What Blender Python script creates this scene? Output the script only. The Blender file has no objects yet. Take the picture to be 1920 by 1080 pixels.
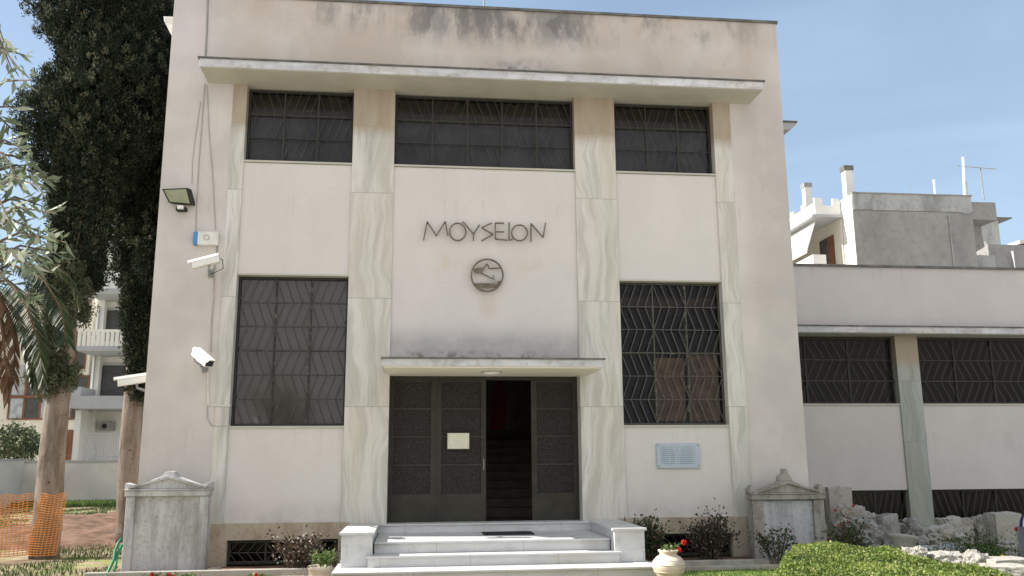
import bpy, bmesh, math, random
import numpy as np
from mathutils import Vector, Matrix
random.seed(7); RNG = np.random.default_rng(7)
R = math.radians
S = bpy.context.scene
COL = S.collection

# ------------------------------------------------------------ camera, sky, sun, exposure
FPX, PITCH, YAW, ROLL = 1618.6, R(11.17), R(6.37), R(-0.39)
fw = Vector((math.sin(YAW)*math.cos(PITCH), math.cos(YAW)*math.cos(PITCH), math.sin(PITCH)))
r0 = Vector((math.cos(YAW), -math.sin(YAW), 0)); u0 = r0.cross(fw)
rt = r0*math.cos(ROLL) + u0*math.sin(ROLL); up = -r0*math.sin(ROLL) + u0*math.cos(ROLL)
CAM = Vector((0, -15.5, 1.75))
cd = bpy.data.cameras.new('camera'); cam = bpy.data.objects.new('camera', cd); COL.objects.link(cam)
m = Matrix((rt, up, -fw)).transposed().to_4x4(); m.translation = CAM; cam.matrix_world = m
cd.sensor_width = 36; cd.lens = FPX/1920*36; cd.clip_end = 3000; cd.clip_start = 0.1
S.camera = cam

SUN_EL, SUN_BACK = R(41.5), R(9.0)      # sun at the left, a little behind the plane of the facade
sd = Vector((-math.cos(SUN_EL)*math.cos(SUN_BACK), math.cos(SUN_EL)*math.sin(SUN_BACK), math.sin(SUN_EL)))
w = bpy.data.worlds.new('World'); S.world = w; w.use_nodes = True
nt = w.node_tree; bg = nt.nodes['Background']
sky = nt.nodes.new('ShaderNodeTexSky'); sky.sky_type = 'NISHITA'; sky.sun_disc = False
sky.sun_elevation = SUN_EL; sky.sun_rotation = math.atan2(sd.x, sd.y)
sky.air_density = 1.0; sky.dust_density = 1.0; sky.ozone_density = 1.0
# thin high cloud, very faint: a whitish veil over the blue
tc = nt.nodes.new('ShaderNodeTexCoord'); mp = nt.nodes.new('ShaderNodeMapping'); mp.inputs['Scale'].default_value = (1.2, 2.2, 6)
no = nt.nodes.new('ShaderNodeTexNoise'); no.inputs['Scale'].default_value = 1.7; no.inputs['Detail'].default_value = 7
no.inputs['Distortion'].default_value = .6
rp = nt.nodes.new('ShaderNodeMapRange'); rp.inputs['From Min'].default_value = .4; rp.inputs['From Max'].default_value = .75
rp.inputs['To Min'].default_value = .36; rp.inputs['To Max'].default_value = .62
mx = nt.nodes.new('ShaderNodeMix'); mx.data_type = 'RGBA'; mx.inputs[7].default_value = (3.7, 4.95, 6.35, 1)
L = nt.links.new
L(tc.outputs['Generated'], mp.inputs['Vector']); L(mp.outputs[0], no.inputs['Vector']); L(no.outputs[0], rp.inputs['Value'])
L(sky.outputs[0], mx.inputs[6])
sx = nt.nodes.new('ShaderNodeSeparateXYZ'); L(tc.outputs['Generated'], sx.inputs[0])
r3 = nt.nodes.new('ShaderNodeMapRange'); r3.interpolation_type = 'SMOOTHSTEP'; L(sx.outputs[2], r3.inputs[0])   # hazier towards the horizon
for i_, v_ in ((1, .10), (2, .50), (3, .32), (4, 0)): r3.inputs[i_].default_value = v_
ad = nt.nodes.new('ShaderNodeMath'); L(rp.outputs[0], ad.inputs[0]); L(r3.outputs[0], ad.inputs[1]); L(ad.outputs[0], mx.inputs[0])
# unseen bright cloud bank, added behind the viewer to brighten the shaded facade
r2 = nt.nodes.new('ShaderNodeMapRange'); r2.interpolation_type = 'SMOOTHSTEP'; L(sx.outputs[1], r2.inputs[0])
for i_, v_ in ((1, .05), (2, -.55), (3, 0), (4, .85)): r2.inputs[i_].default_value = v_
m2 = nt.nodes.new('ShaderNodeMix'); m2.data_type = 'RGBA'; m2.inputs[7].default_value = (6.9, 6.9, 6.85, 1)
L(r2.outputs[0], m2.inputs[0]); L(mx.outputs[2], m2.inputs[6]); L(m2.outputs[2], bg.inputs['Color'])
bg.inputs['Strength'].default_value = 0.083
sl = bpy.data.lights.new('sun', 'SUN'); sl.energy = 4.9; sl.angle = R(0.53); sl.color = (1, .95, .87)
so = bpy.data.objects.new('sun', sl); COL.objects.link(so); so.location = (-20, -5, 30)
so.rotation_euler = (-sd).to_track_quat('-Z', 'Y').to_euler()
S.view_settings.view_transform = 'Standard'; S.view_settings.look = 'None'
S.view_settings.exposure = 0.92; S.view_settings.gamma = 1
S.cycles.max_bounces = 6; S.cycles.transparent_max_bounces = 12

def at(px, py, Y=None, Z=None):
    """point of the place seen at a photo pixel, on the plane Y or Z"""
    d = fw + rt*(px-960)/FPX + up*(540-py)/FPX
    t = (Y-CAM.y)/d.y if Y is not None else (Z-CAM.z)/d.z
    return CAM + d*t

# ------------------------------------------------------------ material helpers
class G:
    def __init__(s, name):
        s.m = bpy.data.materials.new(name); s.m.use_nodes = True; s.t = s.m.node_tree
        s.b = s.t.nodes['Principled BSDF']
    def n(s, t, **k):
        o = s.t.nodes.new(t)
        for a, v in k.items(): setattr(o, a, v)
        return o
    def l(s, a, b):
        if isinstance(a, (int, float)): b.default_value = a
        elif isinstance(a, tuple): b.default_value = (*a, 1) if len(a) == 3 and len(b.default_value) == 4 else a
        else: s.t.links.new(a, b)
    def pos(s): return s.n('ShaderNodeNewGeometry').outputs['Position']
    def vmul(s, v, x):
        o = s.n('ShaderNodeVectorMath', operation='MULTIPLY'); s.l(v, o.inputs[0]); o.inputs[1].default_value = x; return o.outputs[0]
    def vadd(s, v, x):
        o = s.n('ShaderNodeVectorMath', operation='ADD'); s.l(v, o.inputs[0]); s.l(x, o.inputs[1]); return o.outputs[0]
    def noise(s, sc, det=4, v=None, rough=.55, dist=0, st=None):
        o = s.n('ShaderNodeTexNoise'); v = v or s.pos()
        if st: v = s.vmul(v, st)
        s.l(v, o.inputs['Vector']); o.inputs['Scale'].default_value = sc; o.inputs['Detail'].default_value = det
        o.inputs['Roughness'].default_value = rough; o.inputs['Distortion'].default_value = dist; return o.outputs[0]
    def rng(s, v, a, b, c=0, d=1, smooth=True):
        o = s.n('ShaderNodeMapRange'); s.l(v, o.inputs[0]); o.inputs[1].default_value = a; o.inputs[2].default_value = b
        o.inputs[3].default_value = c; o.inputs[4].default_value = d
        if smooth: o.interpolation_type = 'SMOOTHSTEP'
        return o.outputs[0]
    def math(s, op, a, b=0.):
        o = s.n('ShaderNodeMath', operation=op); s.l(a, o.inputs[0]); s.l(b, o.inputs[1]); return o.outputs[0]
    def mix(s, f, a, b):
        o = s.n('ShaderNodeMix', data_type='RGBA'); s.l(f, o.inputs[0]); s.l(a, o.inputs[6]); s.l(b, o.inputs[7]); return o.outputs[2]
    def xyz(s):
        o = s.n('ShaderNodeSeparateXYZ'); s.l(s.pos(), o.inputs[0]); return o.outputs
    def island(s): return s.n('ShaderNodeNewGeometry').outputs['Random Per Island']
    def box(s, x0, x1, z0, z1, sx=.3, sz=.3):
        X, _, Z = s.xyz()
        a = s.math('MULTIPLY', s.rng(X, x0-sx, x0+sx), s.rng(X, x1-sx, x1+sx, 1, 0))
        b = s.math('MULTIPLY', s.rng(Z, z0-sz, z0+sz), s.rng(Z, z1-sz, z1+sz, 1, 0))
        return s.math('MULTIPLY', a, b)
    def bump(s, h, strength=.3, dist=.01):
        o = s.n('ShaderNodeBump'); s.l(h, o.inputs['Height']); o.inputs['Strength'].default_value = strength
        o.inputs['Distance'].default_value = dist; s.l(o.outputs[0], s.b.inputs['Normal'])
    def out(s, c, rough=.8, spec=.3, metal=0):
        s.l(c, s.b.inputs['Base Color']); s.l(rough, s.b.inputs['Roughness']); s.b.inputs['Metallic'].default_value = metal
        s.b.inputs['Specular IOR Level'].default_value = spec; return s.m

def plain(name, c, rough=.8, spec=.3, var=.15, sc=4, metal=0, bump=0, bsc=40):
    g = G(name); n = g.noise(sc, 5)
    dk = tuple(x*(1-var) for x in c); lt = tuple(min(1, x*(1+var)) for x in c)
    if bump: g.bump(g.noise(bsc, 4), bump, .01)
    return g.out(g.mix(g.rng(n, .3, .7), dk, lt), rough, spec, metal)

def stucco(name, base, kind):
    g = G(name)
    lo, hi, sk = (.965, 1.02, .07) if kind != 'outer' else (.91, 1.06, .26)
    c = g.mix(g.rng(g.noise(.9, 5), .35, .68), tuple(x*lo for x in base), tuple(min(1, x*hi) for x in base))
    c = g.mix(g.math('MULTIPLY', g.rng(g.noise(2.2, 6, st=(1, 1, .12)), .5, .75), sk), c, tuple(x*y for x, y in zip(base, (.74, .72, .70))))
    c = g.mix(g.math('MULTIPLY', g.rng(g.noise(9, 3), .55, .8), .12), c, (base[0]*.8, base[1]*.7, base[2]*.6))
    grime = (.17, .165, .165)
    if kind == 'outer':
        tan = g.math('MULTIPLY', g.box(-3.6, 7.0, 8.75, 11, .5, .25), g.rng(g.noise(.8, 4), .3, .65, .35, 1))
        c = g.mix(g.math('MULTIPLY', tan, .8), c, (.50, .425, .355))
        # black lichen under the coping, thickest in the middle
        nz = g.noise(2.2, 8, st=(1, 1, .38), rough=.72)
        m1 = g.math('MULTIPLY', g.box(-2.6, 6.8, 9.85, 11, 1.2, .35), g.rng(nz, .44, .66, 0, .62))
        m2 = g.math('MULTIPLY', g.box(-.3, 3.3, 9.72, 11, .7, .3), g.rng(nz, .34, .6, 0, .85))
        m3 = g.math('MULTIPLY', g.box(1.35, 2.5, 8.92, 9.3, .35, .16), g.rng(g.noise(3, 7), .38, .6, 0, .8))
        for mm in (m1, m2, m3): c = g.mix(mm, c, grime)
        c = g.mix(g.math('MULTIPLY', g.box(-3.5, 6.2, 8.78, 9.05, .5, .15), g.rng(g.noise(2.4, 5), .4, .7, 0, .5)), c, (.66, .58, .48))
        # greyer right pier and rust near the ground at the left
        c = g.mix(g.math('MULTIPLY', g.box(6.35, 8, 2.5, 8.8, .25, 1.2), .35), c, (.40, .375, .36))
        c = g.mix(g.math('MULTIPLY', g.box(-5, 8, -1, .55, .5, .4), g.rng(g.noise(3, 5), .35, .65, .2, .7)), c, (.36, .28, .20))
    if kind == 'panel':
        nz = g.noise(2.4, 7, rough=.65)
        c = g.mix(g.math('MULTIPLY', g.box(-.9, 3.4, 3.2, 4.0, .3, .22), g.rng(nz, .25, .65, .3, .62)), c, (.34, .315, .32))
        c = g.mix(g.math('MULTIPLY', g.box(-.25, 2.4, 3.3, 3.62, .3, .1), g.rng(g.noise(7, 5), .5, .64, 0, .8)), c, (.15, .14, .13))
        # rust runs under the iron letters and the medallion
        c = g.mix(g.math('MULTIPLY', g.box(.25, 2.3, 5.15, 5.42, .25, .1), g.rng(g.noise(3, 4), .4, .7, 0, .4)), c, (.60, .47, .33))
        c = g.mix(g.math('MULTIPLY', g.box(1.15, 1.45, 4.32, 4.66, .1, .12), .35), c, (.58, .46, .33))
        c = g.mix(g.math('MULTIPLY', g.box(-4, 7, .3, .95, .3, .2), g.rng(nz, .35, .65, .1, .5)), c, (.42, .39, .36))
    if kind != 'panel': c = g.mix(g.math('MULTIPLY', g.rng(g.noise(1.1, 3, st=(1, 1, .8)), .56, .58), .16), c, tuple(min(1, x*1.12) for x in base))
    # thin drip streaks below sills and ledges, hairline cracks
    Z = g.xyz()[2]; dr = g.rng(g.noise(7, 5, st=(1, 1, .035), rough=.7), .54, .70)
    for zt_, ln, am in ((7.12, .7, .12), (2.31, .8, .22), (8.75, 2.2, .16), (10.42, 1.2, .34), (6.5, .6, .3)):
        c = g.mix(g.math('MULTIPLY', g.math('MULTIPLY', g.math('MULTIPLY', dr, g.rng(Z, zt_-ln, zt_)), g.math('LESS_THAN', Z, zt_)), am), c, tuple(x*.55 for x in base))
    vo = g.n('ShaderNodeTexVoronoi', feature='DISTANCE_TO_EDGE'); wn_ = g.n('ShaderNodeCombineXYZ'); wz = g.noise(3, 5)
    g.l(wz, wn_.inputs[0]); g.l(g.noise(2.5, 5, st=(1, 1, 1.3)), wn_.inputs[2]); g.l(g.vadd(g.pos(), wn_.outputs[0]), vo.inputs['Vector']); vo.inputs['Scale'].default_value = .55
    crk = g.math('MULTIPLY', g.math('LESS_THAN', vo.outputs['Distance'], .0022), g.rng(g.noise(.7, 2), .54, .62))
    c = g.mix(g.math('MULTIPLY', crk, .15 if kind != 'outer' else .28), c, tuple(x*.45 for x in base))
    c = g.mix(g.math('MULTIPLY', g.rng(g.noise(25, 3), .62, .72), .18), c, tuple(x*.7 for x in base))
    g.bump(g.math('ADD', g.noise(45, 3), g.math('MULTIPLY', g.noise(5, 3), 1.5)), .3, .01)
    return g.out(c, .9, .15)

def marble(name, base, vein, joints=(), tan_top=None, rough=.5, scale=3.2, horiz=False, amt=.8, soil=None, slabs=0):
    g = G(name); X, Y, Z = g.xyz()
    idx = 0.
    for j in joints: idx = g.math('ADD', idx, g.math('GREATER_THAN', Z, j))
    cv = g.n('ShaderNodeCombineXYZ'); g.l(g.math('MULTIPLY', idx, 3.7), cv.inputs[0]); g.l(g.math('MULTIPLY', idx, 5.1), cv.inputs[2])
    pv = g.vadd(g.pos(), cv.outputs[0])
    if horiz: pv = g.vmul(pv, (.3, 1, 1))
    else:
        # each slab leans and bends its veins its own way
        warp = g.math('MULTIPLY', g.math('SUBTRACT', g.noise(.6, 2, v=pv), .5), .8)
        wv = g.n('ShaderNodeCombineXYZ'); g.l(warp, wv.inputs[0]); pv = g.vmul(g.vadd(pv, wv.outputs[0]), (1, 1, .08))
    v1 = g.noise(scale*2.2, 5, v=pv, rough=.55); v2 = g.noise(scale*5.5, 4, v=pv, rough=.6)
    c = g.mix(g.rng(v1, .40, .62, 0, amt), base, vein)
    c = g.mix(g.rng(v2, .50, .64, 0, amt*.55), c, tuple(x*.82 for x in vein))
    n2 = g.noise(2.6, 6, v=pv)
    if joints:   # every slab has its own tone
        wn = g.n('ShaderNodeTexWhiteNoise', noise_dimensions='2D'); cx_ = g.n('ShaderNodeCombineXYZ'); g.l(idx, cx_.inputs[0]); g.l(g.math('FLOOR', g.math('MULTIPLY', X, .6)), cx_.inputs[1]); g.l(cx_.outputs[0], wn.inputs['Vector'])
        c = g.mix(g.math('MULTIPLY', wn.outputs['Value'], .45), c, (base[0]*.88, base[1]*.84, base[2]*.76))
    c = g.mix(g.rng(n2, .45, .7, 0, .45), c, (base[0]*.92, base[1]*.85, base[2]*.74))
    c = g.mix(g.rng(g.noise(13, 5, v=pv), .55, .75, 0, .35), c, tuple(x*.75 for x in vein))
    rim = None
    for j in joints:
        q = g.math('LESS_THAN', g.math('ABSOLUTE', g.math('SUBTRACT', Z, j)), .006)
        c = g.mix(g.math('MULTIPLY', q, .55), c, (.2, .18, .15))
    if tan_top:
        q = g.rng(g.math('ADD', Z, g.math('MULTIPLY', g.noise(3, 4, st=(1, 1, .2)), .22)), tan_top-.1, tan_top+.25)
        c = g.mix(g.math('MULTIPLY', q, g.rng(g.noise(5, 4, st=(1, 1, .15)), .2, .7, .6, .95)), c, (.34, .27, .185))
    if soil:
        c = g.mix(g.rng(g.noise(soil, 7, rough=.7), .48, .66, 0, .6), c, (.34, .31, .28))
    if slabs:
        u_ = g.math('FRACT', g.math('ADD', g.math('DIVIDE', X, slabs), g.math('MULTIPLY', g.math('FLOOR', g.math('MULTIPLY', Z, 6.1)), .37)))
        c = g.mix(g.math('MULTIPLY', g.math('LESS_THAN', u_, .006), .6), c, (.25, .22, .19))
        c = g.mix(g.rng(g.noise(4, 7, rough=.7), .5, .72, 0, .4), c, (.36, .33, .28))
        c = g.mix(g.rng(g.noise(26, 4, st=(1, 1, .4)), .6, .75, 0, .35), c, (.40, .33, .25))
    g.bump(g.noise(30, 3), .08, .004)
    return g.out(c, rough, .4)

def oldstone(name, base, dark, sc=2.2, st=(1, 1, .3), amt=.85, warm=None):
    g = G(name)
    c = g.mix(g.rng(g.noise(sc, 8, rough=.68, st=st), .42, .66, 0, amt), base, dark)
    c = g.mix(g.rng(g.noise(sc*6, 5, rough=.7), .5, .72, 0, .5), c, tuple(x*.6 for x in dark))
    if warm: c = g.mix(g.rng(g.noise(1.7, 4), .5, .7, 0, .6), c, warm)
    g.bump(g.noise(22, 6, rough=.7), .5, .02)
    return g.out(c, .9, .15)

def leafmat(name, c1, c2, c3=None, tr=.25, rough=.6):
    g = G(name); i = g.island()
    c = g.mix(i, c1, c2)
    if c3: c = g.mix(g.rng(i, .86, .9), c, c3)
    c = g.mix(g.rng(g.noise(1.3, 3), .35, .65, 0, .35), c, tuple(x*.5 for x in c1))
    g.out(c, rough, .35)
    tl = g.n('ShaderNodeBsdfTranslucent'); g.l(c, tl.inputs[0]); ms = g.n('ShaderNodeMixShader'); ms.inputs[0].default_value = tr
    o = g.t.nodes['Material Output']; g.l(g.b.outputs[0], ms.inputs[1]); g.l(tl.outputs[0], ms.inputs[2]); g.l(ms.outputs[0], o.inputs[0])
    return g.m

def glassmat(name, tint=.6, gloss=.1, rough=.08, gc=(.5, .5, .52)):
    g = G(name); g.t.nodes.remove(g.b)
    tr = g.n('ShaderNodeBsdfTransparent'); tr.inputs[0].default_value = (tint, tint*.98, tint*.95, 1)
    gl = g.n('ShaderNodeBsdfGlossy'); gl.inputs['Roughness'].default_value = rough; gl.inputs[0].default_value = (*gc, 1)
    fr = g.n('ShaderNodeFresnel'); fr.inputs[0].default_value = 1.5
    f = g.math('ADD', fr.outputs[0], gloss)
    ms = g.n('ShaderNodeMixShader'); g.l(f, ms.inputs[0]); g.l(tr.outputs[0], ms.inputs[1]); g.l(gl.outputs[0], ms.inputs[2])
    g.l(ms.outputs[0], g.t.nodes['Material Output'].inputs[0]); return g.m

# ------------------------------------------------------------ mesh helpers
class MB:
    def __init__(s): s.v = []; s.f = []
    def add(s, v, f):
        k = len(s.v); s.v += [tuple(p) for p in v]; s.f += [tuple(i+k for i in q) for q in f]; return s
    def box(s, x0, x1, y0, y1, z0, z1):
        return s.add([(x, y, z) for x in (x0, x1) for y in (y0, y1) for z in (z0, z1)],
                     [(0, 1, 3, 2), (4, 6, 7, 5), (0, 4, 5, 1), (2, 3, 7, 6), (0, 2, 6, 4), (1, 5, 7, 3)])
    def prism(s, poly, y0, y1, axis='y'):
        n = len(poly)
        P = (lambda a, b, t: (a, t, b)) if axis == 'y' else ((lambda a, b, t: (t, a, b)) if axis == 'x' else (lambda a, b, t: (a, b, t)))
        v = [P(a, b, y0) for a, b in poly] + [P(a, b, y1) for a, b in poly]
        f = [tuple(range(n)), tuple(range(2*n-1, n-1, -1))] + [(i, n+i, n+(i+1) % n, (i+1) % n) for i in range(n)]
        return s.add(v, f)
    def bar(s, a, b, w, d=None, nrm=Vector((0, 1, 0))):
        """rectangular bar from a to b, width w, depth d along nrm"""
        a, b = Vector(a), Vector(b); d = w if d is None else d
        t = (b-a).normalized(); nn = nrm if abs(t.dot(nrm)) < .95 else Vector((1, 0, 0))
        sdv = t.cross(nn).normalized()*w/2; nv = sdv.cross(t).normalized()*d/2
        v = [p + i*sdv + j*nv for p in (a, b) for i, j in ((-1, -1), (1, -1), (1, 1), (-1, 1))]
        return s.add(v, [(0, 1, 2, 3), (7, 6, 5, 4), (0, 4, 5, 1), (1, 5, 6, 2), (2, 6, 7, 3), (3, 7, 4, 0)])
    def tube(s, pts, r, n=8, cap=True):
        pts = [Vector(p) for p in pts]; rs = r if isinstance(r, (list, tuple)) else [r]*len(pts)
        rings = []; ref = Vector((.3, .2, 1))
        for i, p in enumerate(pts):
            t = (pts[min(i+1, len(pts)-1)] - pts[max(i-1, 0)]).normalized()
            if abs(t.dot(ref.normalized())) > .97: ref = Vector((1, .1, .2))
            a = t.cross(ref).normalized(); b = t.cross(a)
            rings.append([p + rs[i]*(math.cos(2*math.pi*k/n)*a + math.sin(2*math.pi*k/n)*b) for k in range(n)])
        v = [q for rg in rings for q in rg]; f = []
        for i in range(len(pts)-1):
            for k in range(n): f.append((i*n+k, i*n+(k+1) % n, (i+1)*n+(k+1) % n, (i+1)*n+k))
        if cap: f += [tuple(range(n-1, -1, -1)), tuple((len(pts)-1)*n+k for k in range(n))]
        return s.add(v, f)
    def lathe(s, prof, c, n=28):
        v = [(c[0]+r*math.cos(2*math.pi*k/n), c[1]+r*math.sin(2*math.pi*k/n), c[2]+z) for r, z in prof for k in range(n)]
        f = [(i*n+k, i*n+(k+1) % n, (i+1)*n+(k+1) % n, (i+1)*n+k) for i in range(len(prof)-1) for k in range(n)]
        return s.add(v, f)

def wloc(o):
    p = Vector((0, 0, 0))
    while o is not None: p += o.location; o = o.parent
    return p
def tag(o, label=None, cat=None, group=None, kind=None):
    for k, v in (('label', label), ('category', cat), ('group', group), ('kind', kind)):
        if v: o[k] = v
    return o
def empty(name, loc, label, cat, group=None):
    o = bpy.data.objects.new(name, None); o.location = loc; o.empty_display_size = .1; COL.objects.link(o); return tag(o, label, cat, group)
def obj(name, mb, mat, parent=None, smooth=False, bev=0, base=True):
    v = np.array(mb.v, float)
    if parent is not None: o0 = np.array(wloc(parent))
    else: o0 = np.array([(v[:, 0].min()+v[:, 0].max())/2, (v[:, 1].min()+v[:, 1].max())/2, v[:, 2].min()])
    me = bpy.data.meshes.new(name); me.from_pydata((v-o0).tolist(), [], mb.f); me.update()
    bm = bmesh.new(); bm.from_mesh(me); bmesh.ops.recalc_face_normals(bm, faces=bm.faces); bm.to_mesh(me); bm.free()
    if smooth: me.polygons.foreach_set('use_smooth', [True]*len(me.polygons))
    me.materials.append(mat); o = bpy.data.objects.new(name, me); COL.objects.link(o)
    if parent is not None: o.parent = parent
    else: o.location = o0
    if bev:
        b = o.modifiers.new('bevel', 'BEVEL'); b.width = bev; b.segments = 2; b.limit_method = 'ANGLE'; b.angle_limit = R(40)
    return o
def leaves(name, C, size, mat, parent=None, aspect=.5, up=0., axis=None, outw=None, bend=0):
    """many small rhombic leaves: C (n,3) centres; axis optional (n,3) directions"""
    C = np.asarray(C, float); n = len(C)
    a = RNG.normal(size=(n, 3)) if axis is None else np.asarray(axis) + RNG.normal(size=(n, 3))*.35
    a[:, 2] += up
    if outw is not None: a += outw
    a /= np.linalg.norm(a, axis=1)[:, None]
    b = np.cross(a, RNG.normal(size=(n, 3))); b /= np.linalg.norm(b, axis=1)[:, None] + 1e-9
    s = size*RNG.uniform(.6, 1.25, n)[:, None]
    nn = np.cross(a, b)*s*bend
    V = np.stack([C-a*s*.5+nn, C+b*s*aspect*.5, C+a*s*.5+nn, C-b*s*aspect*.5], 1).reshape(-1, 3)
    o0 = np.array(wloc(parent)) if parent is not None else np.array([C[:, 0].mean(), C[:, 1].mean(), V[:, 2].min()])
    me = bpy.data.meshes.new(name); me.vertices.add(4*n); me.vertices.foreach_set('co', (V-o0).ravel())
    me.loops.add(4*n); me.loops.foreach_set('vertex_index', np.arange(4*n, dtype=np.int32))
    me.polygons.add(n); me.polygons.foreach_set('loop_start', np.arange(0, 4*n, 4, dtype=np.int32))
    me.polygons.foreach_set('loop_total', np.full(n, 4, np.int32)); me.update(calc_edges=True)
    me.materials.append(mat); o = bpy.data.objects.new(name, me); COL.objects.link(o)
    if parent is not None: o.parent = parent
    else: o.location = o0
    return o
def rock(name, c, sx, sy, sz, mat, label, cat='stone', group=None, rough=.18, rot=0, seed=0, boxy=.5, tilt=0, sub=4):
    """broken block: a subdivided cube pushed about by noise; boxy 1 = squared"""
    from mathutils import noise as mn
    bm = bmesh.new(); bmesh.ops.create_cube(bm, size=2)
    bmesh.ops.subdivide_edges(bm, edges=bm.edges[:], cuts=2**sub-1, use_grid_fill=True)
    M = Matrix.Rotation(rot, 3, 'Z') @ Matrix.Rotation(tilt, 3, 'Y')
    for v in bm.verts:
        p = v.co.copy(); q = p.normalized()*1.25
        p = p*boxy + q*(1-boxy)
        k = mn.fractal(v.co*1.1+Vector((seed*7.3, seed*3.1, 5)), .9, 2.1, 4)
        p = p*(1+k*rough+mn.fractal(v.co*3.7+Vector((seed*2.3, 9, seed)), .9, 2.1, 3)*rough*.35)
        v.co = M @ Vector((p.x*sx/2, p.y*sy/2, p.z*sz/2))
    zmin = min(v.co.z for v in bm.verts)
    for v in bm.verts: v.co.z -= zmin
    me = bpy.data.meshes.new(name); bm.to_mesh(me); bm.free(); me.materials.append(mat)
    o = bpy.data.objects.new(name, me); o.location = c; COL.objects.link(o); return tag(o, label, cat, group)

# ------------------------------------------------------------ materials
M = {}
M['outer'] = stucco('pink_beige_plaster', (.60, .562, .535), 'outer')
M['panel'] = stucco('smooth_wall_plaster', (.655, .625, .60), 'panel')
M['wing'] = stucco('grey_wing_plaster', (.56, .53, .515), 'wing')
M['pil'] = marble('veined_green_marble', (.66, .645, .615), (.42, .42, .385), (2.66, 4.60, 6.58, 7.88), tan_top=7.80, scale=2.6, amt=.85)
M['wingpil'] = marble('grey_green_marble', (.37, .39, .37), (.25, .28, .25), (2.1, 3.6), tan_top=4.0, scale=2.4)
M['fascia'] = marble('weathered_white_marble', (.66, .67, .69), (.50, .50, .52), horiz=True, soil=5, scale=1.5)
M['fascia2'] = marble('weathered_canopy_marble', (.60, .61, .63), (.42, .43, .45), horiz=True, soil=7, scale=1.5)
M['soffit'] = plain('canopy_soffit_paint', (.50, .485, .425), .85, .2, .06, 2)
M['soffit2'] = plain('door_canopy_soffit_paint', (.74, .70, .58), .85, .2, .05, 2)
M['step'] = marble('white_step_marble', (.60, .605, .61), (.50, .51, .52), horiz=True, scale=1.2, rough=.45, amt=.6, slabs=1.35)
M['plinth'] = oldstone('brown_travertine', (.46, .40, .32), (.31, .24, .17), 1.8, (1, 1, .35))
M['flash'] = plain('dark_flashing', (.14, .135, .125), .6, .3, .3)
M['steel'] = plain('painted_dark_steel', (.035, .033, .027), .6, .25, .35, 25)
M['grille'] = plain('old_grille_iron', (.062, .06, .05), .6, .3, .3, 20)
M['grilleR'] = plain('pale_grille_iron', (.105, .10, .085), .6, .3, .3, 20)
M['rail'] = (lambda g: g.out(g.mix(g.rng(g.noise(11, 6, rough=.7), .52, .66), (.045, .045, .035), (.26, .27, .22)), .7, .2))(G('peeling_rail_paint'))
M['glass'] = glassmat('window_glass', .75, .03)
M['glassdark'] = glassmat('tinted_glass', .6, .01, .12, (.17, .17, .17))
M['glassmid'] = glassmat('dusty_glass', .78, .01, .12, (.25, .25, .27))
M['curtain'] = plain('grey_blind', (.43, .43, .41), .9, .1, .05, 1.2)
M['boardbrown'] = plain('brown_board', (.33, .245, .16), .9, .1, .25, 4)
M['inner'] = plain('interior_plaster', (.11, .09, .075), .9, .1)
M['door'] = plain('olive_door_steel', (.040, .038, .030), .55, .22, .18, 3)
M['doorpane'] = (lambda g: (g.bump(g.noise(60, 3), .9, .02), g.out(g.mix(g.rng(g.noise(55, 3), .42, .6), (.012, .011, .010), (.034, .031, .028)), .5, .3))[1])(G('perforated_door_panel'))
M['iron'] = plain('sign_iron', (.16, .135, .10), .65, .3, .3, 12)
M['white'] = plain('white_housing', (.78, .77, .74), .4, .4, .05, 6)
M['whitedirty'] = plain('off_white_plastic', (.66, .65, .60), .5, .4, .08, 6)
M['black'] = plain('black_rubber', (.02, .02, .02), .6, .3, .2)
M['grey'] = plain('grey_metal', (.28, .28, .27), .5, .4, .15)
M['cable'] = plain('painted_cable', (.42, .39, .36), .6, .3, .1)
M['blue'] = plain('blue_plastic', (.06, .22, .50), .5, .4, .1)
M['lens'] = plain('lamp_glass_green', (.30, .34, .25), .15, .6, .1)
M['concrete'] = oldstone('grey_concrete', (.33, .325, .31), (.235, .23, .22), .5, (1, 1, .5), .8)
M['concrete2'] = oldstone('light_concrete', (.42, .43, .42), (.25, .25, .245), 1.1, (1, 1, .35), .85)
M['bwhite'] = plain('white_render', (.74, .73, .69), .85, .2, .05, .8)
M['bgrey'] = plain('grey_render', (.40, .41, .42), .85, .2, .06, .8)
M['bcream'] = plain('cream_render', (.66, .62, .54), .85, .2, .05, .8)
M['wood'] = plain('brown_joinery', (.17, .08, .045), .6, .3, .25, 5)
M['darkopen'] = plain('dark_shutter', (.07, .07, .068), .6, .3, .15)
M['winpane'] = plain('curtained_pane', (.36, .38, .40), .25, .5, .25, 3)
M['gwall'] = plain('boundary_plaster', (.62, .60, .56), .9, .15, .12, .7, bump=.2)
M['terra'] = (lambda g: (g.bump(g.noise(30, 4), .3, .01), g.out(g.mix(g.rng(g.noise(3, 6, st=(1, 1, 3)), .35, .68), (.60, .47, .36), (.74, .66, .55)), .9, .15))[1])(G('pale_terracotta'))
M['stele'] = oldstone('weathered_marble_relief', (.58, .58, .58), (.29, .285, .275), 2.0, (1.3, 1, .28))
M['stele2'] = oldstone('brown_marble_relief', (.36, .345, .315), (.17, .16, .14), 2.2, (1, 1, .35))
M['stelepanel'] = oldstone('pale_relief_panel', (.46, .475, .495), (.27, .27, .275), 2.2, (1.2, 1, .25), .8)
M['rubble'] = oldstone('marble_rubble', (.42, .40, .37), (.27, .25, .22), 4, (1, 1, 1), .85, (.42, .36, .28))
M['rubblelight'] = oldstone('pale_marble_rubble', (.40, .38, .345), (.36, .33, .29), 5, (1, 1, 1), .8)
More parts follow.
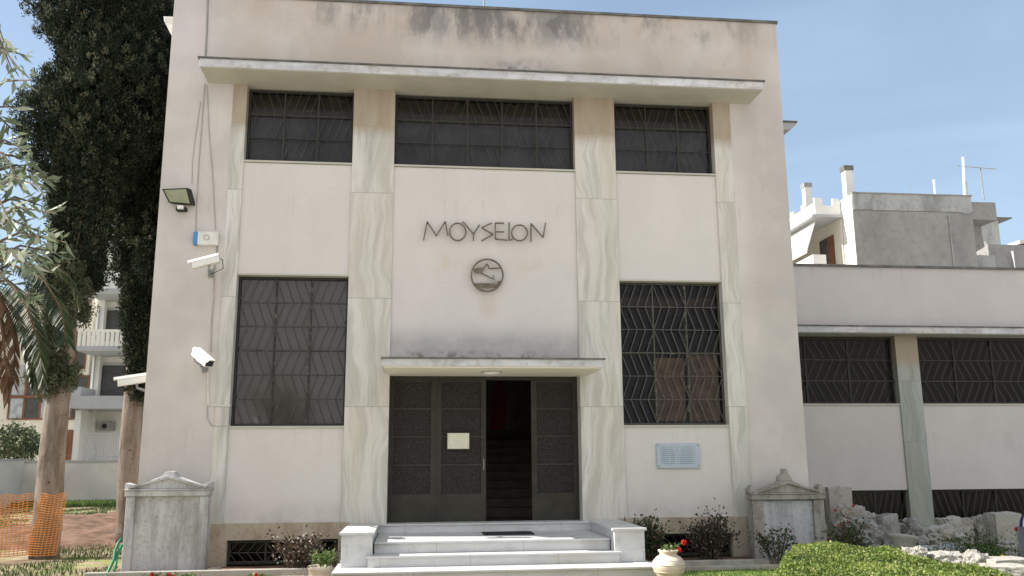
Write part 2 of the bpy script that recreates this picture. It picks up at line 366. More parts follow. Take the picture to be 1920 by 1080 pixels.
M['rubbledark'] = oldstone('dark_marble_rubble', (.33, .32, .31), (.17, .165, .15), 4, (1, 1, 1), .85)
M['trunk'] = (lambda g: (g.bump(g.noise(12, 7, st=(1, 1, .22), rough=.75), 1.0, .05), g.out(g.mix(g.rng(g.noise(14, 3, st=(1, 1, 1.6)), .64, .70), g.mix(g.rng(g.noise(5, 6, rough=.7, st=(1, 1, .2)), .4, .66), (.30, .25, .21), (.16, .125, .098)), (.05, .036, .028)), .95, .1))[1])(G('cypress_bark'))
M['branch'] = plain('twig_bark', (.13, .10, .075), .9, .1, .3, 8)
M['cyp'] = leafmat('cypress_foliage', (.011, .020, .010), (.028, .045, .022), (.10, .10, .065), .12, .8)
M['cyplit'] = leafmat('cypress_shoots', (.05, .07, .035), (.11, .13, .075), (.22, .17, .10), .2, .7)  # paler foliage: painted highlights on the crowns, also the trunk shoots
M['olive'] = leafmat('olive_leaves', (.13, .17, .09), (.26, .31, .20), (.42, .44, .34), .25, .5)
M['palm'] = leafmat('palm_leaflets', (.025, .04, .018), (.07, .10, .045), (.22, .24, .13), .25, .5)
M['palmdead'] = leafmat('dead_palm_leaflets', (.10, .055, .028), (.19, .12, .065), None, .15, .8)
M['box'] = leafmat('boxwood_leaves', (.07, .13, .022), (.34, .42, .09), (.50, .48, .20), .35, .5)
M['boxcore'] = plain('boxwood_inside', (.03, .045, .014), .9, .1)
M['rose'] = leafmat('rose_leaves', (.025, .032, .018), (.075, .028, .025), (.20, .19, .18), .25, .5)
M['rosegreen'] = leafmat('green_rose_leaves', (.04, .065, .025), (.08, .10, .045), (.16, .05, .04), .25, .5)
M['rosepale'] = leafmat('shiny_rose_leaves', (.045, .055, .03), (.15, .07, .055), (.50, .48, .46), .25, .35)
M['green'] = leafmat('fresh_green_leaves', (.075, .13, .03), (.18, .26, .08), None, .3, .5)
M['weed'] = leafmat('dark_weeds', (.03, .06, .02), (.09, .13, .04), None, .3, .6)
M['bush'] = leafmat('shrub_leaves', (.04, .06, .03), (.12, .17, .07), (.42, .45, .28), .25, .5)
M['red'] = plain('red_petals', (.62, .035, .02), .7, .2, .25, 30)
M['pink'] = plain('pink_petals', (.36, .07, .06), .7, .2, .25, 30)
M['yellow'] = plain('yellow_petals', (.70, .45, .03), .7, .2, .15, 30)
M['orange'] = plain('orange_plastic_net', (.70, .28, .07), .5, .3, .15, 5)
M['hose'] = plain('green_hose', (.03, .22, .11), .5, .4, .15)
M['navy'] = plain('navy_fabric', (.045, .035, .13), .8, .2, .1)
M['bag'] = plain('grey_fabric', (.23, .22, .27), .9, .1, .1)
M['paper'] = (lambda g: g.out(g.mix(g.math('MULTIPLY', g.math('LESS_THAN', g.math('FRACT', g.math('MULTIPLY', g.xyz()[2], 30)), .35), g.rng(g.noise(20, 2, st=(3, 1, .2)), .42, .5, 0, .45)), (.72, .72, .58), (.30, .28, .22)), .8, .2))(G('printed_paper'))
M['plaque'] = plain('engraved_plate', (.40, .46, .54), .35, .5, .14, 5)
M['soil'] = plain('reddish_soil', (.155, .098, .07), .95, .1, .35, 3, bump=.8, bsc=14)
M['poster'] = plain('red_poster', (.18, .03, .02), .8, .2, .2, 3)
M['posterg'] = plain('green_poster', (.11, .11, .07), .8, .2, .2, 3)

# ------------------------------------------------------------ ground
def ground():
    g = G('garden_ground')
    soil = g.mix(g.rng(g.noise(2.2, 8, rough=.7), .35, .7), (.21, .145, .10), (.42, .35, .25))
    soil = g.mix(g.rng(g.noise(14, 5, rough=.7), .52, .7, 0, .7), soil, (.52, .46, .35))
    grass = g.mix(g.rng(g.noise(6, 6), .3, .7), (.11, .17, .04), (.26, .32, .09))
    X = g.xyz()[0]
    f = g.math('MAXIMUM', g.rng(g.noise(.8, 7, rough=.65), .47, .62), g.rng(X, 2.5, 4.5))
    c = g.mix(f, soil, grass)
    Y = g.xyz()[1]; far = g.math('MAXIMUM', g.rng(X, 11, 15), g.rng(Y, 23.5, 25)); far = g.math('MAXIMUM', far, g.rng(Y, -5, -9))
    c = g.mix(far, c, g.mix(g.rng(g.noise(2, 5), .3, .7), (.36, .33, .30), (.48, .44, .40)))
    g.bump(g.noise(10, 7, rough=.7), .9, .06)
    m = g.out(c, .95, .1)
    mb = MB(); n = 60
    from mathutils import noise as mn
    xs = sorted(set([-400, -150, -60, -30] + [(-18+i*.6) for i in range(75)] + [60, 150, 400]))
    ys = sorted(set([-200, -60, -30] + [(-17+i*.6) for i in range(80)] + [60, 120, 300, 900]))
    V = [(x, y, -.02 + (.03*mn.fractal(Vector((x*.5, y*.5, 1)), 1, 2, 3) if -18 < x < 25 and -16 < y < 30 else 0)) for x in xs for y in ys]
    ny = len(ys)
    F = [(i*ny+j, (i+1)*ny+j, (i+1)*ny+j+1, i*ny+j+1) for i in range(len(xs)-1) for j in range(ny-1)]
    mb.add(V, F)
    o = obj('ground', mb, m, smooth=True); tag(o, 'dry garden soil with thin patches of grass', kind='structure')
ground()
g = G('pale_gravel'); c = g.mix(g.rng(g.noise(30, 6, rough=.7), .35, .65), (.54, .49, .42), (.40, .36, .31)); g.bump(g.noise(60, 4), .6, .02)
o = obj('forecourt', MB().box(-11, 16, -34, -5.6, -.05, .05), g.out(c, .95, .1)); tag(o, 'pale gravel forecourt in front of the museum', kind='structure')  # out of view, added to bounce sunlight onto the shaded facade

# ------------------------------------------------------------ the museum
XL, P1a, P1b, P2a, P2b, P3a, P3b, P4a, P4b, XR = -4.63, -3.45, -3.20, -1.24, -.47, 2.96, 3.75, 5.73, 6.08, 7.17
ZT, ZU, ZLt, ZLb, ZP, ZS, ZD = 10.39, 7.155, 5.00, 2.333, .70, 8.63, 3.22
mus = empty('museum_building', (1.3, 4, 0), 'two-storey pale plaster museum with flat roof, four marble pilasters and a marble canopy', 'building')
b = MB()
b.box(XL, P1a, 0, .4, 0, ZT).box(P4b, XR, 0, .4, 0, ZT)
b.box(P1a, P4b, 0, .4, ZS+.004, ZT)
b.box(XL, XL+.3, .4, 9, 0, ZT).box(XR-.3, XR, .4, 9, 0, ZT).box(XL+.3, XR-.3, 8.7, 9, 0, ZT)
obj('wall', b, M['outer'], mus)
obj('roof', MB().box(XL+.3, XR-.3, .4, 8.7, 9.6, 9.9), M['concrete'], mus)
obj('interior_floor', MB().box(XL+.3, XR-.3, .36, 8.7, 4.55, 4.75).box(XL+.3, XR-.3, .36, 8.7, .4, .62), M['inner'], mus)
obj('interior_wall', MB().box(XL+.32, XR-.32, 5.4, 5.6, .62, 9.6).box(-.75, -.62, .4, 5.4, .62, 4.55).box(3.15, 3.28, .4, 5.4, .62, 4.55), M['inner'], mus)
st = MB()
for k in range(9): st.box(-.5, 3.0, 2.0+k*.3, 5.3, .62+k*.17, .62+(k+1)*.17)
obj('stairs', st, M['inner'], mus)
obj('coping', MB().box(XL-.03, XR+.03, -.035, .42, ZT, ZT+.05), M['flash'], mus)
# infill wall panels between the pilasters
def panel(x0, x1, z0, z1): obj('wall_panel', MB().box(x0, x1, .03, .34, z0, z1), M['panel'], mus)
for x0, x1 in ((P1b, P2a), (P3b, P4a)):
    panel(x0, x1, ZP, ZLb-.035); panel(x0, x1, ZLt+.03, ZU-.045)
panel(P2b, P3a, ZD+.22, ZU-.045)
# plinth
b = MB()
b.box(P1a, -1.1, -.03, .33, .43, ZP).box(P1a, -3.12, -.03, .33, 0, .43).box(-1.28, -1.1, -.03, .33, 0, .43)
obj('plinth', b, M['plinth'], mus); b = MB()
b.box(3.6, P4b, -.03, .33, .42, ZP).box(3.6, 3.78, -.03, .33, 0, .42).box(5.66, P4b, -.03, .33, 0, .42)
obj('plinth', b, M['plinth'], mus)
# pilasters
for x0, x1 in ((P1a, P1b), (P2a, P2b), (P3a, P3b), (P4a, P4b)):
    obj('pilaster', MB().box(x0, x1, -.012, .36, ZP-.06, ZS), M['pil'], mus, bev=.004)
# upper canopy
cn = obj('canopy', MB().box(-3.92, 6.52, -.68, -.002, ZS+.004, ZS+.16), M['fascia'], mus, bev=.006)
obj('soffit', MB().box(-3.895, 6.495, -.66, .26, ZS-.008, ZS+.003), M['soffit'], cn)
obj('flashing', MB().box(-3.95, 6.55, -.71, -.002, ZS+.161, ZS+.185), M['flash'], cn)
# door canopy
cn = obj('door_canopy', MB().box(-.555, 3.14, -1.25, .03, ZD+.03, ZD+.155), M['fascia2'], mus, bev=.006)
obj('soffit', MB().box(-.53, 3.115, -1.23, .3, ZD+.008, ZD+.029), M['soffit2'], cn)
obj('flashing', MB().box(-.58, 3.165, -1.28, .03, ZD+.156, ZD+.178), M['flash'], cn)
obj('lintel', MB().box(P2b, P3a, .032, .34, ZD+.03, ZD+.22), M['panel'], cn)
# side canopy on the right flank
obj('side_canopy', MB().prism([(XR, 8.42), (XR+.60, 8.52), (XR+.72, 8.62), (XR+.72, 8.67), (XR, 8.67)], .95, 6.5), M['bgrey'], mus)
obj('flashing', MB().box(XR, XR+.75, .92, 6.5, 8.671, 8.70), M['flash'], mus)

def window(x0, x1, z0, z1, nc, nr, rail, behind, gm, boards=(), depth=.19, glass='glass', halfrail=True, name='window', parent=None, YO=0., nb=4, e=.013):
    parent = parent or mus; y = YO+depth
    f = MB(); t = .045
    f.box(x0, x1, y, y+.06, z0, z0+t).box(x0, x1, y, y+.06, z1-t, z1).box(x0, x0+t, y, y+.06, z0+t, z1-t).box(x1-t, x1, y, y+.06, z0+t, z1-t)
    fr = obj(name, f, M['steel'], parent); W = x1-x0-2*t; H = z1-z0-2*t
    r = MB()
    for i in range(1, nc): r.box(x0+t+W*i/nc-(.02 if len(rail) == 1 else .012), x0+t+W*i/nc+(.02 if len(rail) == 1 else .012), y+.012, y+.05, z0+t, z1-t)
    if not rail: r.box(x0+t, x1-t, y+.014, y+.048, z0+t+.0, z0+t+.012)
    for q in rail:
        zz = z0+t+H*q
        for i in range(nc):
            r.box(x0+t+W*i/nc+(.02 if i else 0), x0+t+W*(i+1)/nc-(.02 if i < nc-1 else 0), y+.015, y+.047, zz-(.014 if len(rail) == 1 else .008), zz+(.014 if len(rail) == 1 else .008))
    obj('glazing_bars', r, M['rail' if len(rail) == 1 else 'grille'], fr)
    obj('pane', MB().box(x0+t, x1-t, y+.028, y+.032, z0+t, z1-t), M[glass], fr)
    # chevron grille standing just in front of the glass
    g = MB(); yg = y-.035; a0, a1, c0, c1 = x0+.03, x1-.03, z0+.03, z1-.03; w_ = (a1-a0)/nc; h_ = (c1-c0)/nr
    for j in range(nr+1): g.bar((a0, yg, c0+h_*j), (a1, yg, c0+h_*j), e, .012)
    for i in range(nc+1): g.bar((a0+w_*i, yg+.013, c0), (a0+w_*i, yg+.013, c1), e, .012)
    for i in range(nc):
        for j in range(nr):
            sgn = 1 if (i+j) % 2 else -1; s_ = w_*.2*sgn
            for k in range(nb):
                xc = a0+w_*i+w_*(k+.5)/nb
                g.bar((xc-s_/1.6, yg-.012, c0+h_*j), (xc+s_/1.6, yg-.012, c0+h_*(j+1)), e*.85, .01)
    obj('grille', g, M[gm], fr)
    if behind == 'curtain': obj('blind', MB().box(x0+.01, x1-.01, y+.13, y+.14, z0+.01, z1-.01), M[behind], fr)
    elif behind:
        obj('blind', MB().box(x0+.01, x1-.01, y+.13, y+.14, z0+.01, z0+(z1-z0)*.66), M[behind], fr)  # bluish sheet stands in for the reflection in the lower panes
        obj('blind', MB().box(x0+.01, x1-.01, y+.16, y+.17, z0+(z1-z0)*.6, z1-.01), M['blindtop'], fr)  # brown sheet stands in for the dark top panes without reflection
    for (u0_, u1_, v0_, v1_) in boards:
        obj('board', MB().box(x0+(x1-x0)*u0_, x0+(x1-x0)*u1_, y+.10, y+.115, z0+(z1-z0)*v0_, z0+(z1-z0)*v1_), M['boardbrown'], fr)
    # sill and reveal lining
    if halfrail:
        obj('sill', MB().box(x0, x1, .0+YO, y+.06, z0-.035, z0-.002), M['soffit'], fr)
        if z1 < ZS-.2: obj('head_lining', MB().box(x0, x1, .005+YO, y+.06, z1+.002, z1+.03), M['soffit'], fr)
    return fr
M['blindtop'] = plain('dark_brown_blind', (.13, .12, .10), .9, .1, .25, 1.6)  # tone of the upper glass where nothing bright is reflected
M['blinddark'] = plain('dark_bluish_blind', (.20, .215, .265), .9, .1, .3, 1.6)  # reflection in the glass, put into the colour of a sheet behind it
window(P1b, P2a, ZLb, ZLt, 3, 6, (.5,), 'curtain', 'grille', e=.012)
window(P3b, P4a, ZLb, ZLt, 3, 6, (.5,), None, 'grilleR', boards=((.36, .64, .03, .47), (.67, .97, .03, .50)), glass='glassmid')
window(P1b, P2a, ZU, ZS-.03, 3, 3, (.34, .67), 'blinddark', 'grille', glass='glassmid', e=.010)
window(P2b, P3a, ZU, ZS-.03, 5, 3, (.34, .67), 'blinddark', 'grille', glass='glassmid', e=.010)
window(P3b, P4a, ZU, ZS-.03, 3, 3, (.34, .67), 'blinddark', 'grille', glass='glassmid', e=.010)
window(-3.12, -1.28, .02, .42, 3, 2, (), None, 'grille', halfrail=False, name='basement_window', glass='glassdark', depth=.1)
window(3.78, 5.66, .02, .41, 3, 2, (), None, 'grille', halfrail=False, name='basement_window', glass='glassdark', depth=.1)

# entrance doors
yd = .27; z0, z1 = .66, ZD
b = MB().box(P2b, P3a, yd, yd+.08, z1-.06, z1-.001).box(P2b, P2b+.045, yd, yd+.08, z0, z1-.06).box(P3a-.045, P3a, yd, yd+.08, z0, z1-.06)
dfm = obj('door_frame', b, M['steel'], mus)
def leaf(x0, x1, name='door', sl=.06, sr=.06):
    f = MB(); zz = [z0+.01, 1.12, 1.16, 1.625, 1.665, 2.125, 2.16, 2.62, 2.66, z1-.07]
    f.box(x0, x0+sl, yd+.01, yd+.06, z0+.005, z1-.062).box(x1-sr, x1, yd+.01, yd+.06, z0+.005, z1-.062)
    f.box(x0+sl, x1-sr, yd+.018, yd+.05, z0+.005, 1.14)
    for k in (1.625, 2.125, 2.62): f.box(x0+sl, x1-sr, yd+.012, yd+.055, k-.0, k+.035)
    f.box(x0+sl, x1-sr, yd+.012, yd+.055, z1-.10, z1-.062)
    d = obj(name, f, M['door'], mus)
    for a, c in ((1.14, 1.625), (1.66, 2.125), (2.16, 2.62), (2.655, z1-.10)):
        obj('perforated_panel', MB().box(x0+sl, x1-sr, yd+.03, yd+.045, a, c), M['doorpane'], d)
    return d
leaf(P2b+.047, .375, 'door_sidelight', .03, .10)
d2 = leaf(.378, 1.27, 'door', .09, .085)
obj('handle', MB().tube([(1.225, yd+.01, 1.55), (1.225, yd-.05, 1.56), (1.225, yd-.05, 1.74), (1.225, yd+.01, 1.75)], .009), M['grey'], d2)
d3 = leaf(2.10, P3a-.047, 'door', .10, .04)
tag(empty('wall_poster', (1.7, 5.38, 1.4), 'dark red and olive poster hanging in the dim hall behind the open door', 'poster'))
po = bpy.data.objects['wall_poster']
obj('sheet', MB().box(1.2, 2.35, 5.34, 5.37, 2.4, 3.9), M['posterg'], po)
obj('red_figure', MB().prism([(1.75, 2.42), (2.1, 2.42), (2.2, 3.2), (2.0, 3.85), (1.85, 3.3)], 5.325, 5.338), M['poster'], po)

# oval lamp under the door canopy
o = empty('ceiling_lamp', (1.3, -.55, ZD-.08), 'oval white glass lamp under the entrance canopy', 'lamp')
obj('shade', MB().lathe([(.001, -.055), (.08, -.05), (.14, -.03), (.165, -.005), (.17, 0)], (1.3, -.55, ZD+.007)), M['white'], o, smooth=True)
obj('rim', MB().lathe([(.17, -.012), (.185, -.01), (.185, -.001), (.165, -.001)], (1.3, -.55, ZD+.007)), M['grey'], o)

# steps
stp = empty('entrance_steps', (1.25, -1.3, 0), 'white marble steps rising to the entrance between two low pedestals', 'steps')
obj('threshold', MB().box(-.62, 3.1, -.08, .3, .505, .632).box(-.64, 3.12, -.11, .3, .633, .66), M['step'], stp, bev=.003)
obj('tread', MB().box(-.6, 3.08, -1.58, -.081, .33, .475).box(-.60, 3.08, -1.62, -.081, .476, .505), M['step'], stp, bev=.004)
obj('tread', MB().box(-.68, 3.16, -1.90, -1.581, .165, .30).box(-.71, 3.19, -1.94, -1.585, .301, .33), M['step'], stp, bev=.004)
obj('tread', MB().box(-1.13, 3.61, -2.42, -.03, -.02, .135).box(-1.16, 3.64, -2.46, -.031, .136, .165), M['step'], stp, bev=.004)
for x0, x1 in ((-1.10, -.60), (3.08, 3.60)):
    pd = obj('pedestal', MB().box(x0+.02, x1-.02, -1.84, -.032, .166, .634), M['step'], stp, bev=.005)
    obj('cap', MB().box(x0-.01, x1+.01, -1.88, -.032, .635, .672), M['step'], pd, bev=.004)
# joints of the slabs as thin sunk lines
o = obj('doormat', MB().box(1.15, 2.0, -.75, -.2, .507, .522), M['black'], None, bev=.004)
tag(o, 'black rubber doormat lying on the top marble landing', 'doormat')

# iron letters on the wall (strokes measured on the photo)
def lp(cx, cy, Y=-.045): return at(780+cx*.14815, 400+cy*.14815, Y)
sgn = empty('wall_lettering', lp(880, 350), 'thin iron letters reading ΜΟΥΣΕΙΟΝ high on the middle wall', 'sign')
def letter(strokes):
    b = MB()
    for s_ in strokes:
        for p, q in zip(s_[:-1], s_[1:]): b.bar(lp(*p), lp(*q), .024, .028)
    o = obj('letter', b, M['iron'], sgn)
    pn = MB()
    for s_ in strokes:
        for p in s_[:1]: c = lp(*p); pn.tube([(c.x, -.04, c.z), (c.x, .031, c.z)], .006, 6)
    obj('pin', pn, M['iron'], o)
def oval(cx, cy, rx, ry, n=22): return [(cx+rx*math.cos(2*math.pi*k/n), cy+ry*math.sin(2*math.pi*k/n)) for k in range(n+1)]
letter([[(98, 330), (142, 108), (257, 285), (370, 105), (405, 285)]])
letter([oval(528, 235, 103, 110)])
letter([[(592, 105), (728, 262)], [(805, 145), (728, 262)], [(728, 262), (728, 350)]])
letter([[(960, 122), (832, 182), (975, 268), (830, 350)]])
letter([[(1112, 125), (1003, 125), (1003, 325), (1160, 342)], [(1003, 235), (1115, 235)]])
letter([[(1178, 112), (1178, 342), (1225, 330)]])
letter([oval(1310, 248, 100, 100)])
letter([[(1455, 350), (1455, 130), (1608, 305), (1640, 118)]])
# round medallion
em = empty('round_medallion', lp(900, 990), 'round openwork iron medallion on the wall below the letters', 'emblem')
def ep(x, y): return lp(900+x*200, 785-y*200)
b = MB(); pts = oval(900, 785, 200, 203, 36)
for p, q in zip(pts[:-1], pts[1:]): b.bar(lp(*p), lp(*q), .026, .04)
obj('ring', b, M['iron'], em)
def plate(poly, dy=0):
    P = [ep(*p) for p in poly]; return MB().prism([(p.x, p.z) for p in P], -.055+dy, -.03+dy)
obj('plate', plate([(-.9, .42), (-.24, .5), (-.2, .36), (-.38, .16), (-.62, .12), (-.82, .24)]), M['iron'], em)
obj('plate', plate([(-.80, -.5), (.50, -.5), (.58, -.76), (-.62, -.78)]), M['iron'], em)
obj('plate', plate([(.62, -.50), (.70, -.36), (.92, -.34), (.72, -.66), (.52, -.80)]), M['iron'], em)
obj('plate', plate([(.33, .02), (.44, .06), (.56, -.36), (.62, -.62), (.47, -.50)]), M['grey'], em)
b = MB()
for s_ in ([(-.22, .42), (-.05, .70), (.03, .70), (.14, .42), (.84, .46)], [(-.40, .15), (.30, -.20), (.40, -.22)]):
    for p, q in zip(s_[:-1], s_[1:]): b.bar(ep(*p), ep(*q), .022, .03)
obj('outline', b, M['iron'], em)

# plaque, notice
pq = empty('wall_plaque', (4.7, 0, 1.55), 'small pale blue-grey metal plaque fixed with four screws under the right ground-floor window', 'plaque')
g = G('engraving'); X, _, Z = g.xyz()
ln = g.math('LESS_THAN', g.math('FRACT', g.math('MULTIPLY', Z, 27)), .5)
ins = g.box(4.41, 5.06, 1.63, 1.95, .005, .005)
c = g.mix(g.math('MULTIPLY', g.math('MULTIPLY', ln, ins), g.rng(g.noise(35, 2, st=(1, 1, .1)), .36, .46, 0, .85)), (.42, .48, .56), (.20, .25, .33))
M['plq'] = g.out(g.mix(g.rng(g.noise(2, 3), .4, .6, 0, .4), c, (.52, .57, .62)), .4, .5)
obj('plate', MB().box(4.34, 5.14, -.012, .028, 1.56, 2.0), M['plq'], pq, bev=.004)
for x in (4.375, 5.105):
    for z in (1.595, 1.965): obj('screw', MB().lathe([(.001, .0), (.014, .0)], (x, 0, z)).tube([(x, -.02, z), (x, -.011, z)], .015, 10), M['grey'], pq)
nb_ = empty('paper_notice', (.78, yd, 1.92), 'framed cream paper notice hanging on the left leaf of the entrance door', 'notice')
nz0, nz1, nx0, nx1 = 1.905, 2.225, .555, .985
ny = yd-.01
obj('frame', MB().box(nx0, nx1, ny-.02, ny, nz0, nz0+.02).box(nx0, nx1, ny-.02, ny, nz1-.02, nz1).box(nx0, nx0+.02, ny-.02, ny, nz0+.02, nz1-.02).box(nx1-.02, nx1, ny-.02, ny, nz0+.02, nz1-.02), M['steel'], nb_)
obj('sheet', MB().box(nx0+.02, nx1-.02, ny-.012, ny-.004, nz0+.02, nz1-.02), M['paper'], nb_)
o = obj('paper_cup', MB().lathe([(.001, 0), (.055, 0), (.07, .16), (.064, .16), (.05, .01), (.001, .01)], (-2.78, .30, ZLb+.002)), M['white'], None, smooth=True)
tag(o, 'white cup standing inside the left ground-floor window', 'cup')

# ------------------------------------------------------------ devices on the left pier
fl = empty('floodlight', (-4.28, -.02, 6.3), 'grey floodlight with a square greenish glass on the left pier', 'floodlight')
A, B, C_, D = at(303, 354, -.30), at(352, 352, -.30), at(360, 384, -.12), at(316, 380, -.12)
b = MB(); off = Vector((.03, .16, .02))
P = [A, B, C_, D]; b.add([*P, *[p+off for p in P]], [(0, 1, 2, 3), (7, 6, 5, 4), (0, 4, 5, 1), (1, 5, 6, 2), (2, 6, 7, 3), (3, 7, 4, 0)])
obj('housing', b, M['steel'], fl, bev=.01)
cc = (A+B+C_+D)/4; nrm = (B-A).cross(D-A).normalized()
if nrm.y > 0: nrm = -nrm
q = [cc+(p-cc)*.84+nrm*.004 for p in P]; b = MB(); b.add([*q, *[p-nrm*.003 for p in q]], [(0, 1, 2, 3), (7, 6, 5, 4), (0, 4, 5, 1), (1, 5, 6, 2), (2, 6, 7, 3), (3, 7, 4, 0)])
obj('glass', b, M['lens'], fl)
obj('bracket', MB().box(-4.30, -4.13, -.13, 0, 6.13, 6.19), M['black'], fl)
obj('sensor', MB().box(-4.26, -4.16, -.19, -.131, 6.14, 6.20), M['white'], fl)

bx = empty('alarm_box', (-3.75, 0, 5.5), 'flat white siren box with a blue end high on the left pier', 'alarm box')
obj('case', MB().box(-3.90, -3.54, -.11, -.001, 5.51, 5.755), M['whitedirty'], bx, bev=.012)
obj('lens', MB().box(-3.975, -3.901, -.105, -.001, 5.515, 5.75), M['blue'], bx, bev=.01)
b = MB(); pts = [(-3.74+.045*math.cos(a*math.pi/8), 5.64+.045*math.sin(a*math.pi/8)) for a in range(17)]
for p, q in zip(pts[:-1], pts[1:]): b.bar((p[0], -.113, p[1]), (q[0], -.113, q[1]), .01, .005)
obj('emblem', b, M['grey'], bx)

def camera_unit(p0, p1, wall, label, wdt=.075, seg=8):
    """weatherproof housing from its back p0 to its lens end p1, on a wall arm"""
    p0, p1, wall = Vector(p0), Vector(p1), Vector(wall)
    e = empty('security_camera', wall, label, 'camera', 'white security cameras on the left of the building')
    t = (p1-p0).normalized(); sdv = t.cross(Vector((0, 0, 1))).normalized(); uv = sdv.cross(t)
    b = MB(); prof = [(-1, -.8), (1, -.8), (1, .45), (.62, .95), (-.62, .95), (-1, .45)]
    v = [p + sdv*a*wdt + uv*c*wdt for p in (p0, p1) for a, c in prof]; n = 6
    b.add(v, [tuple(range(n)), tuple(range(2*n-1, n-1, -1))] + [(i, n+i, n+(i+1) % n, (i+1) % n) for i in range(n)])
    obj('housing', b, M['white'], e, bev=.008)
    b = MB(); v = [p + sdv*a*wdt*1.1 + uv*c*wdt for p in (p0-t*.01, p1+t*.05) for a, c in ((-1, .5), (-.65, 1.06), (.65, 1.06), (1, .5), (.62, .98), (-.62, .98))]
    b.add(v, [tuple(range(n)), tuple(range(2*n-1, n-1, -1))] + [(i, n+i, n+(i+1) % n, (i+1) % n) for i in range(n)])
    obj('sunshield', b, M['white'], e)
    b = MB(); v = [p + sdv*a*wdt*.8 + uv*c*wdt for p in (p1+t*.001, p1+t*.006) for a, c in ((-1, -.6), (1, -.6), (1, .6), (-1, .6))]
    b.add(v, [(0, 1, 2, 3), (7, 6, 5, 4), (0, 4, 5, 1), (1, 5, 6, 2), (2, 6, 7, 3), (3, 7, 4, 0)])
    obj('lens_window', b, M['black'], e)
    mid = p0.lerp(p1, .42) - uv*wdt*.8
    obj('bracket', MB().tube([mid, mid-Vector((0, 0, .07)), wall+Vector((0, -.12, -.02)), wall], [.022, .024, .028, .03], 8), M['grey'], e)
    obj('mounting_plate', MB().box(wall.x-.05, wall.x+.05, wall.y-.02, wall.y-.001, wall.z-.08, wall.z+.06), M['grey'], e) if wall.y < .1 else None
    lp_ = [p0+uv*0, p0-t*.05-Vector((0, 0, .03)), p0-t*.06-Vector((0, -.05, .18)), wall+Vector((.02, -.03, -.02))]
    obj('lead', MB().tube(lp_, .007, 6), M['black'], e)
    return e
camera_unit(at(412, 485, -.42), at(361, 498, -.42), (at(396, 512, 0).x, 0, at(396, 512, 0).z), 'upper white security camera pointing left on the left pier', .085)
camera_unit(at(368, 660, -.30), at(393, 682, -.62), (at(385, 690, 0).x, 0, at(385, 690, 0).z), 'lower white security camera pointing at the viewer on the left pier', .08)
c3 = camera_unit(at(282, 708, .3), at(220, 717, .12), (-4.632, .34, 2.95), 'white security camera sticking out from the left side wall', .088)
fw2 = empty('side_floodlight', (-4.75, .5, 10.2), 'white wedge-shaped floodlight at the top of the left side wall', 'floodlight')
p1_, p2_, p3_ = at(309, 35, .5), at(327, 33, .5), at(322, 74, .5)
b = MB(); x0_, x1_ = p1_.x, XL-.002
b.prism([(x0_, p1_.z), (x1_, p1_.z), (x1_, p3_.z+.03), (x1_-.1, p3_.z), (x1_-.16, p3_.z+.1), (x0_+.02, p1_.z-.1)], .4, .75)
obj('housing', b, M['white'], fw2, bev=.01)
obj('reflector', MB().box(x0_+.05, x1_-.05, .385, .399, p1_.z-.14, p1_.z-.03), M['whitedirty'], fw2)

def cable(pts, r, label, mat='cable', Y=-.012, name='wall_cable'):
    P = [at(x, y, Y) for x, y in pts]; o = obj(name, MB().tube(P, r, 6), M[mat]); return tag(o, label, 'cable', 'cables on the left pier')
cable([(390, -12), (388, 60), (385, 108)], .016, 'thick grey cable running down the parapet to the canopy', 'grey')
cable([(384, 158), (378, 240), (373, 300), (369, 380), (367, 432)], .010, 'thin cable running from the canopy to the left end of the alarm box')
cable([(388, 160), (392, 250), (399, 330), (404, 430)], .008, 'thin cable slanting from the canopy to the right end of the alarm box')
cable([(376, 190), (366, 260), (361, 300), (360, 345)], .006, 'thin cable slanting down the left pier to the floodlight')
cable([(407, 446), (407, 470), (402, 505)], .014, 'short conduit between the alarm box and the upper security camera', 'grey')
cable([(402, 515), (401, 560), (397, 600), (395, 660)], .012, 'grey conduit joining the upper and the lower security camera')
cable([(390, 698), (390, 758), (397, 760), (432, 761)], .018, 'white plastic duct bending from the lower camera to the window', 'whitedirty')
cable([(389, 762), (389, 785), (396, 797), (410, 800), (432, 798)], .009, 'grey cable sagging under the white duct to the window corner')
o = obj('rooftop_rod', MB().tube([at(908, 14, 1.2), at(908, -40, 1.2)], .015, 6), M['grey']); tag(o, 'thin metal rod standing on the museum roof edge', 'rod')

# ------------------------------------------------------------ side wing at the right
wg = empty('side_wing', (13, 8, 0), 'low grey wing of the museum with a flat roof, window band and marble pilasters', 'building')
WY = 5.0
b = MB(); b.box(7.172, 24, WY, WY+.35, 4.92, 6.50).box(7.172, 24, WY+8.7, WY+9, 0, 6.50).box(23.7, 24, WY+.35, WY+8.7, 0, 6.50).box(7.172, 23.7, WY+.35, WY+8.7, 5.9, 6.1)
b.box(7.172, 23.7, WY+4.3, WY+4.4, 0, 5.9)
obj('wall', b, M['wing'], wg)
obj('coping', MB().box(7.172, 24.05, WY-.05, WY+.38, 6.501, 6.56), M['flash'], wg)
obj('canopy', MB().box(7.172, 24.3, WY-.42, WY+.2, 4.75, 4.90), M['fascia2'], wg, bev=.006)
obj('flashing', MB().box(7.172, 24.3, WY-.45, WY-.001, 4.901, 4.93), M['flash'], wg)
obj('soffit', MB().box(7.172, 24.28, WY-.40, WY+.3, 4.735, 4.748), M['soffit'], wg)
pils = [(7.172, 7.4), (12.02, 12.62), (17.9, 18.5), (23.1, 23.7)]
for x0, x1 in pils[1:]: obj('pilaster', MB().box(x0, x1, WY-.012, WY+.34, 0, 4.735), M['wingpil'], wg, bev=.004)
